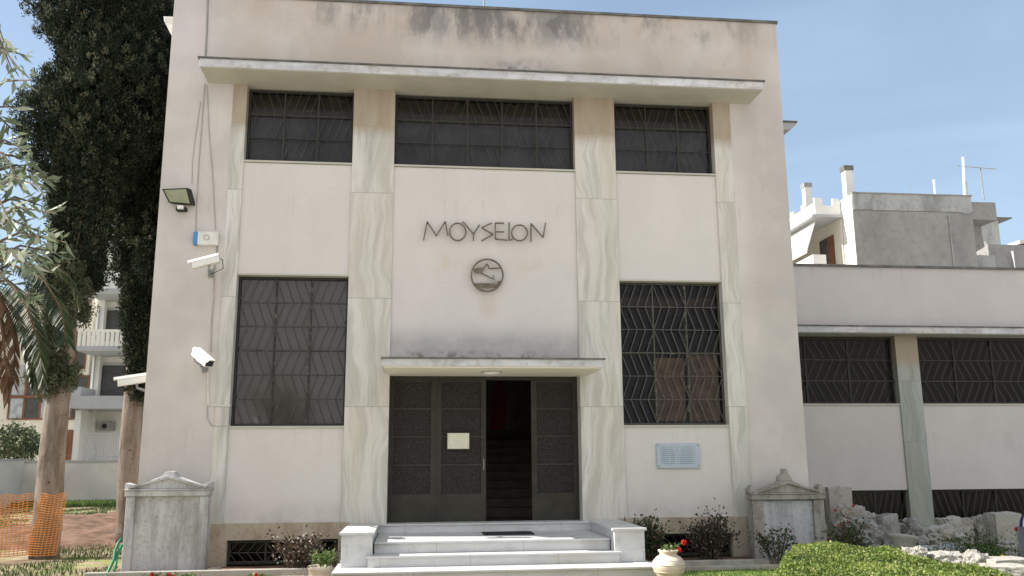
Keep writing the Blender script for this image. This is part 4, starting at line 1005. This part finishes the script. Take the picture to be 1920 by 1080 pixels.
# ------------------------------------------------------------ apartment block far left
ap = empty('apartment_block', (-15.5, 29, 0), 'white and grey apartment block with projecting balconies behind the garden wall', 'building')
Y1, Y0 = 29.0, 27.0
def rect(px0, py0, px1, py1, Y): a, b_ = at(px0, py0, Y), at(px1, py1, Y); return a.x, b_.x, b_.z, a.z
xw0 = at(-60, 700, Y1).x; xj = at(166, 700, Y1).x; 
tz = at(150, 556, Y1).z
obj('wall', MB().box(xw0, xj, Y1, Y1+9, 0, tz), M['bcream'], ap)
obj('roof_edge', MB().box(xw0, xj-.01, Y1-.35, Y1+9, tz, tz+.22), M['bgrey'], ap)
xt0 = at(168, 700, Y0).x; xt1 = xt0+6; tzt = at(200, 470, Y0).z
obj('tower', MB().box(xt0, xt1, Y0+.6, Y1+8, 0, tzt+1).box(xt0, xt0+.35, Y0+.2, Y0+.6, 0, tzt+1), M['bwhite'], ap)
for (a, b_, c, d) in ((60, 620, 160, 692), (22, 703, 162, 787)):
    x0, x1, z0_, z1_ = rect(a, b_, c, d, Y1)
    f = MB().box(x0, x1, Y1-.06, Y1-.002, z0_, z0_+.08).box(x0, x1, Y1-.06, Y1-.002, z1_-.08, z1_).box(x0, x0+.08, Y1-.06, Y1-.002, z0_+.08, z1_-.08).box(x1-.08, x1, Y1-.06, Y1-.002, z0_+.08, z1_-.08)
    nn_ = 5
    for k in range(1, nn_): xx = x0+(x1-x0)*k/nn_; f.box(xx-.05, xx+.05, Y1-.06, Y1-.002, z0_+.08, z1_-.08)
    if b_ > 700: f.box(x0+.08, x1-.08, Y1-.075, Y1-.061, (z0_+z1_)/2-.05, (z0_+z1_)/2+.1)
    wn = obj('window', f, M['wood'], ap)
    for k in range(nn_):
        xa, xb = x0+(x1-x0)*k/nn_+.05, x0+(x1-x0)*(k+1)/nn_-.05
        obj('pane', MB().box(xa, xb, Y1-.03, Y1-.003, z0_+.08, z1_-.08), M['winpane' if (k % 3 != 1) else 'darkopen'], wn)
x0, x1, z0_, z1_ = rect(122, 806, 162, 860, Y1)
f = MB()
f.box(x0, x1, Y1-.05, Y1-.002, z0_-.6, z1_)
for k in range(9): f.box(x0+.05, x1-.05, Y1-.075, Y1-.051, z0_-.5+k*.2, z0_-.38+k*.2)
obj('garage_door', f, M['wood'], ap)
# openings and balconies of the tower
for (a, b_, c, d) in ((199, 582, 258, 640), (190, 685, 250, 742)):
    x0, x1, z0_, z1_ = rect(a, b_, c, d, Y0+.6)
    wn = obj('window', MB().box(x0-.12, x1+.12, Y0+.54, Y0+.598, z1_, z1_+.12).box(x0-.12, x0, Y0+.54, Y0+.598, z0_, z1_).box(x1, x1+.12, Y0+.54, Y0+.598, z0_, z1_), M['bgrey'], ap)
    obj('pane', MB().box(x0, x1, Y0+.56, Y0+.597, z0_, z1_), M['darkopen'], wn)
def balc(pxl, pxr, pyt, pyb, yf, bal=False):
    x0, x1, z0_, z1_ = rect(pxl, pyt, pxr, pyb, yf)
    sl_ = obj('balcony', MB().box(x0, x1+1.2, yf, Y0+.598, z0_, z0_+(.22 if bal else z1_-z0_)), M['bgrey'], ap)
    if bal:
        f = MB().box(x0, x1+1.2, yf, yf+.12, z1_-.12, z1_).box(x0, x0+.14, yf+.12, Y0+.59, z1_-.12, z1_)
        n_ = 10
        for k in range(n_): xx = x0+.02+(x1-x0)*k/(n_-1)*.97; f.box(xx, xx+.14, yf+.01, yf+.11, z0_+.22, z1_-.12)
        obj('balustrade', f, M['bwhite'], sl_)
balc(163, 248, 540, 552, 25.6); balc(146, 224, 617, 658, 25.2, True); balc(150, 228, 742, 766, 25.2)
obj('balcony', MB().box(*[at(134, 728, 25.4).x, at(152, 728, 25.4).x], 25.4, Y1, at(134, 765, 25.4).z, at(134, 725, 25.4).z), M['bgrey'], ap)
x0, x1, z0_, z1_ = rect(168, 772, 222, 800, Y0+.5)
obj('side_wall', MB().box(x0, x0+.25, Y0-1.2, Y0+.19, 0, at(165, 772, Y0).z), M['bwhite'], ap)
au = empty('air_conditioner', (at(198, 800, Y0+.5).x, Y0+.4, at(198, 805, Y0+.5).z), 'small grey air conditioner with a black fan on the far white block', 'air conditioner')
x0, x1, z0_, z1_ = rect(187, 791, 212, 807, Y0+.3)
obj('case', MB().box(x0, x1, Y0+.25, Y0+.59, z0_, z1_), M['grey'], au, bev=.02)
obj('fan', MB().tube([((x0*.62+x1*.38), Y0+.24, (z0_+z1_)/2), ((x0*.62+x1*.38), Y0+.25, (z0_+z1_)/2)], .12, 16), M['black'], au)
x0, x1, z0_, z1_ = rect(160, 812, 224, 862, 23.4)
f = MB().box(x0, x1+1, 23.4, 23.44, z1_-.04, z1_).box(x0, x1+1, 23.4, 23.44, z0_+.1, z0_+.14)
for k in range(17): xx = x0+(x1-x0)*k/15; f.box(xx, xx+.025, 23.405, 23.435, .9, z1_-.04)
o = obj('metal_fence', f, M['bgrey']); tag(o, 'grey metal railing with thin bars above the garden wall', 'fence')
o = rock('green_bag', at(148, 833, 28.2), .35, .2, .3, M['green'] if 0 else plain('green_cloth', (.05, .42, .08), .8), 'small bright green bag hanging by the brown far door', 'bag')
for (px, py) in ((30, 696), (112, 696)):
    q = at(px, py, Y1-.2); obj('air_conditioner', MB().box(q.x-.4, q.x+.4, Y1-.35, Y1-.003, q.z-.28, q.z+.28), M['bgrey'], ap, bev=.03)
dp_ = at(170, 700, Y0).x; obj('downpipe', MB().tube([(dp_+.1, Y0+.1, 0), (dp_+.1, Y0+.1, 9)], .05, 8), M['bgrey'], ap)
# red roof house bit behind
hs = empty('tiled_house', (-20, 38, 0), 'house with a dark red wall seen between the tree trunk and the balconies', 'building')
x0, x1, z0_, z1_ = rect(100, 560, 176, 620, 40)
obj('wall', MB().box(x0, x1, 40, 46, 0, z1_), M['bcream'], hs); obj('roof', MB().prism([(x0-.4, z1_), (x1+.4, z1_), ((x0+x1)/2, z1_+2.2)], 39.6, 46.4), plain('old_roof_tiles', (.24, .17, .14), .9), hs)
obj('awning', MB().box(x0+.2, x1-.2, 39.6, 39.98, z1_-1.6, z1_-.2), plain('dark_red_awning', (.17, .03, .025), .8), hs)
# shrub over the boundary wall
def bushy(name, c, rx, ry, rz, n, lf, lm, label, cat='shrub'):
    e = empty(name, (c[0], c[1], 0), label, cat); b = MB()
    for k in range(9): b.tube([(c[0]+random.gauss(0, .1), c[1], 0), (c[0]+random.uniform(-.6, .6)*rx, c[1]+random.uniform(-.5, .5)*ry, c[2]+.3*rz)], [.04, .012], 5)
    obj('stems', b, M['branch'], e); P = []
    for k in range(n//40):
        d = RNG.normal(size=3); d /= np.linalg.norm(d); q = np.array(c)+d*[rx, ry, rz]*random.uniform(.6, 1.05)
        P.append(q+RNG.normal(size=(40, 3))*.16)
    leaves('leaves', np.concatenate(P), lf, M[lm], e, .6); return e
p = at(28, 825, 24.5); bushy('wall_shrub', (p.x-.3, 24.5, p.z-.2), 1.5, .8, .75, 5200, .13, 'bush', 'leafy shrub overtopping the garden wall at the far left')

# ------------------------------------------------------------ apartment block far right
ar = empty('concrete_block', (26, 31, 0), 'grey concrete apartment block with a blank firewall rising behind the wing', 'building')
FY = 25.0; xa, xb = at(1602, 430, FY).x, at(1826, 430, FY).x; zt = at(1720, 366, FY).z; zb_ = at(1720, 386, FY).z
obj('wall', MB().box(xa+.003, xb, FY, FY+14, 0, zb_-.3), M['concrete'], ar)
obj('parapet', MB().box(xa+.02, xb, FY-.05, FY+.25, zb_-.29, zt).box(xa+.02, xa+.3, FY+.25, FY+14, zb_-.29, zt), M['concrete2'], ar)
obj('coping', MB().box(xa, xb+.05, FY-.1, FY+.3, zt+.001, zt+.06), M['concrete'], ar)
obj('end_wall', MB().box(xa-.02, xa, FY+.01, FY+1.13, 0, zt-.1), M['bwhite'], ar)
obj('service_pipe', MB().tube([(xa+5.6, FY-.02, zb_-.2), (xa+6.1, FY-.05, zb_-.32), (xa+6.3, FY-.2, zb_-.34)], .05, 8), M['bgrey'], ar)
obj('service_pipe', MB().tube([(xa+5.2, FY-.04, 2), (xa+5.2, FY-.04, zb_-.5)], .03, 6), M['concrete2'], ar)
# cantilevered corner on the right
xc = at(1866, 400, FY+.6).x
obj('roof_slab', MB().box(xb+.002, xc, FY+.5, FY+10, zb_-.5, zb_-.15), M['concrete'], ar)
obj('parapet', MB().box(xb+.002, xc, FY+.5, FY+.7, zb_-.149, zt-.12).box(xc-.2, xc, FY+.7, FY+10, zb_-.149, zt-.05), M['concrete'], ar)
obj('balcony', MB().prism([(xb+.002, zb_-2.6), (xc-.1, zb_-1.7), (xc-.2, zb_-.51), (xb+.002, zb_-.51)], FY+1.6, FY+1.8), M['concrete'], ar)
# white balconies on the sunlit left side
def pbox(px0, px1, py0, py1, y0, y1, mat, nm): x0, x1, z0_, z1_ = rect(px0, py0, px1, py1, y0); return obj(nm, MB().box(x0, x1, y0, y1, z0_, z1_), M[mat], ar)
TY = 26.15; e1 = at(1528, 388, TY).x; e2 = xa-.03; zA, zB = at(1540, 371, TY).z, at(1540, 403, TY).z
obj('terrace_parapet', MB().box(e1, e2, TY, TY+.15, zB, zA-.42).box(e1, e1+.42, TY-.01, TY+.15, zA-.419, zA).box(e2-.42, e2-.1, TY-.01, TY+.15, zA-.419, zA-.02)
    .box(e1, e1+.15, TY+.15, 40, zB, zA-.25).box(e1-.01, e1+.16, TY+1.2, TY+1.6, zA-.249, zA).box(e1-.01, e1+.16, TY+2.6, TY+3, zA-.249, zA), M['bwhite'], ar)
obj('terrace_slab', MB().box(e1-.25, e2, TY-.15, 40, zB-.14, zB-.002), M['bgrey'], ar)
obj('side_wall', MB().box(xa-.10, xa-.021, TY, 40, zB-9, zB-.141), M['bcream'], ar)
obj('back_wall', MB().box(e1+.1, xa-.101, 33, 33.3, zB-9, zB-.141), M['bcream'], ar)
a_, b2 = at(1533, 412, TY), at(1517, 463, TY)
obj('awning', MB().add([(a_.x, TY+.3, a_.z), (a_.x, 34, a_.z), (b2.x, TY+.3, b2.z), (b2.x, 34, b2.z), (a_.x, TY+.3, a_.z-.06), (a_.x, 34, a_.z-.06), (b2.x, TY+.3, b2.z-.25), (b2.x, 34, b2.z-.25)],
    [(0, 2, 3, 1), (4, 5, 7, 6), (0, 4, 6, 2), (1, 3, 7, 5), (0, 1, 5, 4), (2, 6, 7, 3)]), M['bwhite'], ar)
z0_, z1_ = at(1560, 520, 27).z, at(1563, 440, 27).z
dr_ = obj('balcony_door', MB().box(xa-.16, xa-.101, 27.0, 27.7, z0_, z1_), M['wood'], ar)
obj('shutter', MB().box(xa-.15, xa-.101, 27.705, 28.6, z0_, z1_), M['darkopen'], dr_)
x0, x1, z0_, z1_ = rect(1524, 477, 1552, 520, TY)
obj('balcony', MB().box(x0, x1, TY, TY+.12, z0_, z1_).box(x0, x0+.12, TY+.12, 33, z0_, z1_), M['bwhite'], ar)
# chimneys and masts
def chim(px, pyt, pyb, Y, w_, cap, lab, nm='chimney', mt='bwhite'):
    t_, q = at(px, pyt, Y), at(px, pyb, Y); e = empty(nm, (q.x, Y, q.z-.2), lab, nm)
    obj('shaft', MB().box(q.x-w_/2, q.x+w_/2, Y-w_/2, Y+w_/2, q.z-.6, t_.z-.25), M[mt], e)
    obj('cap', MB().box(q.x-w_*.62, q.x+w_*.62, Y-w_*.62, Y+w_*.62, t_.z-.249, t_.z), M[cap], e)
chim(1592, 313, 372, 26.5, .42, 'flash', 'tall white chimney with a black cap on the corner of the concrete block')
chim(1515, 345, 392, 34, .42, 'grey', 'shorter white chimney with a grey pot above the white terrace')
def mast(px, pyt, pyb, Y, r, mat, lab):
    o = obj('roof_mast', MB().tube([at(px+3, pyb, Y), at(px, pyt, Y)], r, 8), M[mat]); tag(o, lab, 'mast')
mast(1751, 337, 368, 26, .06, 'white', 'short white pipe on the concrete roof')
mast(1806, 295, 370, 26, .07, 'white', 'tall white pole beside the aerial on the concrete roof')
mast(1811, 340, 372, 26.1, .035, 'grey', 'thin grey pipe against the tall white pole')
mast(1704, 334, 368, 28, .012, 'grey', 'hair-thin wire mast left of the white pipe')
ae = empty('roof_aerial', at(1843, 375, 26.5), 'television aerial with a long horizontal boom on the concrete roof', 'aerial')
obj('mast', MB().tube([at(1845, 375, 26.5), at(1838, 314, 26.5)], .035, 6), M['grey'], ae)
b = MB().tube([at(1796, 311, 26.5), at(1868, 317, 26.5)], .018, 6)
for k in range(9): p = at(1800+k*8, 311.4+k*.66, 26.5); b.tube([p-Vector((0, .35, 0)), p+Vector((0, .35, 0))], .008, 5)
obj('boom', b, M['grey'], ae)
lb = empty('low_grey_block', (36, 32, 0), 'lower grey building with a thin roof slab right of the concrete block', 'building')
def lbox(px0, px1, py0, py1, y0, dy, mat, nm): x0, x1, z0_, z1_ = rect(px0, py0, px1, py1, y0); obj(nm, MB().box(x0, x1, y0, y0+dy, z0_, z1_), M[mat], lb)
lbox(1800, 1896, 410, 620, 34, 6, 'concrete2', 'wall'); lbox(1796, 1898, 405, 409.5, 33.8, 6.5, 'flash', 'roof_slab')
lbox(1852, 1960, 458, 620, 31, 2.9, 'concrete', 'stair_block'); lbox(1826, 1882, 478, 620, 28, 2.5, 'concrete2', 'balcony'); lbox(1900, 1906, 470, 520, 30.7, .25, 'bgrey', 'post')
lbox(1834, 1852, 452, 478, 32, 1.9, 'bwhite', 'white_bay')
lbox(1912, 1990, 450, 458, 31, 4, 'bcream', 'roof_edge')

# ------------------------------------------------------------ marble fragments at the lower right
frag = [  # px centre, base py, width px, height px, ground z, material, boxy, rough, tilt, label
    (1583, 1000, 42, 84, 1.5, 'rubble', .95, .05, .0, 'upright brownish capital block with a worn face, tallest of the fragments'),
    (1602, 1010, 54, 40, .9, 'rubble', .25, .4, .3, 'rough pale boulder behind the pink rose blooms'),
    (1642, 1012, 46, 34, 1.2, 'rubble', .3, .35, -.2, 'rounded grey boulder right of the rough pale one'),
    (1628, 1024, 60, 34, .4, 'rubbledark', .3, .35, .2, 'dark grey boulder just above the hedge'),
    (1672, 1004, 34, 34, .6, 'rubbledark', .7, .15, .1, 'squarish grey block in front of the dark basement window'),
    (1722, 1006, 42, 22, 1.0, 'rubbledark', .4, .3, .0, 'small rough stone at the foot of the wing pilaster'),
    (1772, 1016, 70, 20, .9, 'rubble', .35, .35, .05, 'long low grey stone in the middle of the rubble'),
    (1798, 992, 52, 16, 1.6, 'rubblelight', .6, .2, .0, 'thin pale stone under the right basement window'),
    (1856, 1008, 42, 34, 1.6, 'rubble', .6, .2, .0, 'broken grey block left of the big squared one'),
    (1894, 1014, 52, 50, 1.2, 'rubblelight', .85, .08, .0, 'big squared pale block near the right edge'),
    (1744, 1040, 46, 14, .0, 'stelepanel', .9, .06, .08, 'flat bluish slab beside the carved fragment'),
    (1786, 1040, 54, 14, .1, 'stelepanel', .9, .06, -.05, 'second flat bluish slab, right of the first'),
    (1722, 1056, 40, 20, -2.7, 'rubblelight', .4, .3, .35, 'ragged white stone at the top edge of the hedge'),
    (1780, 1058, 76, 14, -2.7, 'rubblelight', .6, .25, .0, 'long sunlit white stone above the hedge'),
    (1838, 1066, 40, 22, -3.0, 'rubble', .4, .3, .1, 'knobbly brownish stone above the hedge'),
    (1900, 1066, 84, 16, -3.2, 'rubblelight', .9, .06, .0, 'flat sunlit slab near the right edge'),
    (1905, 1084, 80, 20, -4.0, 'rubblelight', .85, .1, .0, 'lowest sunlit slab in the right corner'),
    (1903, 1040, 34, 20, .2, 'rubble', .4, .3, .0, 'small grey stone left of the rucksack'),
    (1690, 1045, 40, 20, -.4, 'rubbledark', .35, .35, .2, 'dark broken stone under the carved fragment')]
for k, (px, pb, wp, hp, Y, mt, bo, ro, ti, lab) in enumerate(frag):
    p = at(px, pb, Y); k_ = (Y+15.5)/1618.6*1.03; sx = wp*k_; sz = hp*k_
    z = max(-.03, min(p.z, .5)); sz = max(.05, at(px, pb-hp, Y).z+.02-(-.03))
    # stones rest on the ground: their height is taken from the ground up
    rock('marble_fragment', (p.x, Y+sx*.3, -.05), sx, sx*.8 if sx < .7 else .55, sz, M[mt], lab, 'stone', 'ancient marble fragments by the wing', rough=ro, rot=random.uniform(-.3, .3), seed=k+1, boxy=bo, tilt=ti*.4)
cf = empty('carved_fragment', at(1695, 1028, -.2), 'pale carved marble piece with an oval hollow in its top', 'stone')
c = at(1694, 1013, -.4)
prof = [(.001, -.30), (.16, -.30), (.19, -.1), (.235, -.02), (.275, .03), (.285, .06), (.27, .085), (.19, .085), (.16, .04), (.12, .0), (.001, -.01)]
b = MB(); b.lathe(prof, (0, 0, 0), 30)
Mx = Matrix.Translation(c) @ Matrix.Rotation(R(-9), 4, 'X') @ Matrix.Rotation(R(10), 4, 'Y') @ Matrix.Diagonal((.95, .8, .9, 1))
b.v = [tuple(Mx @ Vector(v)) for v in b.v]; obj('block', b, M['rubblelight'], cf, smooth=True)
for k in range(22):
    px = random.uniform(1560, 1915); pb = random.uniform(1012, 1062); Y = (1055-pb)*.045-.9
    p = at(px, pb, Y); sx = random.uniform(.10, .26)
    rock('marble_chip', (p.x, Y, max(-.03, min(.25, p.z-.05))-.02), sx, sx*.8, sx*random.uniform(.4, .8), M[random.choice(['rubble', 'rubblelight', 'rubbledark'])], 'small broken marble chip lying loose among the bigger fragments', 'stone', 'small marble chips among the fragments', rough=.3, rot=random.uniform(0, 3), seed=k+60, boxy=random.uniform(.3, .8), sub=2)
# weeds among the stones
def weeds(name, px, pb, Y, n, rx, h, lm, label, lf=.06, cat='weed'):
    p = at(px, pb, Y); e = empty(name, (p.x, Y, 0), label, cat, 'weeds among the marble fragments'); P = RNG.normal(size=(n, 3))*[rx, .22, h*.4]; P[:, 2] = abs(P[:, 2])+.02
    leaves('leaves', P+[p.x, Y, 0], lf, M[lm], e, .35, 1.0); return e
weeds('weed_clump', 1832, 1030, -1.0, 1500, .34, .42, 'weed', 'dark green weeds between the grey stones at the right')
weeds('weed_clump', 1740, 1000, 1.3, 500, .3, .4, 'weed', 'low weeds at the foot of the wing pilaster', .07)
weeds('weed_clump', 1880, 1058, -2.2, 500, .3, .12, 'green', 'thin yellowish weeds among the sunlit slabs')
weeds('weed_clump', 1690, 1000, 1.0, 350, .2, .3, 'weed', 'small dark weeds beside the squarish block', .07)
for (px, py, Y, lab) in ((1790, 1040, -2.2, 'yellow bloom above the long white stone'), (1880, 1044, -2.2, 'yellow bloom near the right edge')):
    p = at(px, py, Y); e = empty('yellow_flower', (p.x, Y, 0), lab, 'flower', 'yellow blooms among the stones'); flower(p, .035, 'yellow', e); obj('stem', MB().tube([(p.x, Y, 0), p], .004, 5), M['green'], e)
# rucksack at the right edge
bgx = at(1922, 990, -1.9); rk = empty('rucksack', (bgx.x+.12, -1.9, 0), 'grey rucksack with white and navy piping cut by the right edge', 'bag')
def arch(r0_, r1_, y0, y1, c):
    n_ = 18; b = MB(); q = lambda r, k: (c.x-r*math.cos(math.pi*k/n_), c.z+r*1.1*math.sin(math.pi*k/n_))
    for k in range(n_): b.prism([q(r0_, k), q(r1_, k), q(r1_, k+1), q(r0_, k+1)], y0, y1)
    return b
cc = Vector((bgx.x+.13, 0, at(1920, 975, -1.9).z-.10))
obj('piping', arch(.225, .255, -2.05, -2.02, cc), M['white'], rk); obj('trim', arch(.185, .2245, -2.05, -1.90, cc), M['navy'], rk)
n_ = 18; poly = [(cc.x+.184*math.cos(math.pi*k/n_)*-1, cc.z+.2*math.sin(math.pi*k/n_)) for k in range(n_+1)]
obj('body', MB().prism(poly, -2.04, -1.84).box(cc.x-.2, cc.x+.2, -2.03, -1.80, -.03, cc.z-.003), M['bag'], rk, bev=.01)
p = at(1906, 992, -1.6); e = empty('red_rose', (p.x, -1.6, 0), 'single dark red bloom just left of the rucksack', 'flower'); flower(p, .04, 'red', e); obj('stem', MB().tube([(p.x, -1.6, 0), p], .005, 5), M['green'], e)

# ------------------------------------------------------------ grass (uncountable)
def grass(name, n, xr, yr, h, mat, label, dens=None, avoid=None):
    P = np.column_stack([RNG.uniform(*xr, n), RNG.uniform(*yr, n), np.zeros(n)])
    if dens: P = P[[dens(x, y) for x, y, _ in P]]
    hh = h*RNG.uniform(.4, 1, len(P)); P[:, 2] = hh*.4-.02
    ax = np.column_stack([RNG.normal(size=len(P))*.3, RNG.normal(size=len(P))*.3, np.ones(len(P))*2])
    o = leaves(name, P, h, mat, None, .14, axis=ax); tag(o, label, kind='stuff')
from mathutils import noise as mnn
grass('lawn_grass', 26000, (3.2, 9.5), (-6, -1.75), .07, M['green'], 'short green grass in front of the right bed')
grass('thin_grass', 85000, (-14, -4.9), (-3, 22), .10, M['weed'], 'thin grass growing on the dry soil at the left',
      dens=lambda x, y: mnn.noise(Vector((x*.9, y*.45, 3))) > -.02 and random.random() < .8)
grass('wall_weeds', 7000, (-15.7, -8), (21.0, 22.6), .30, M['green'], 'yellowish weeds along the foot of the garden wall')
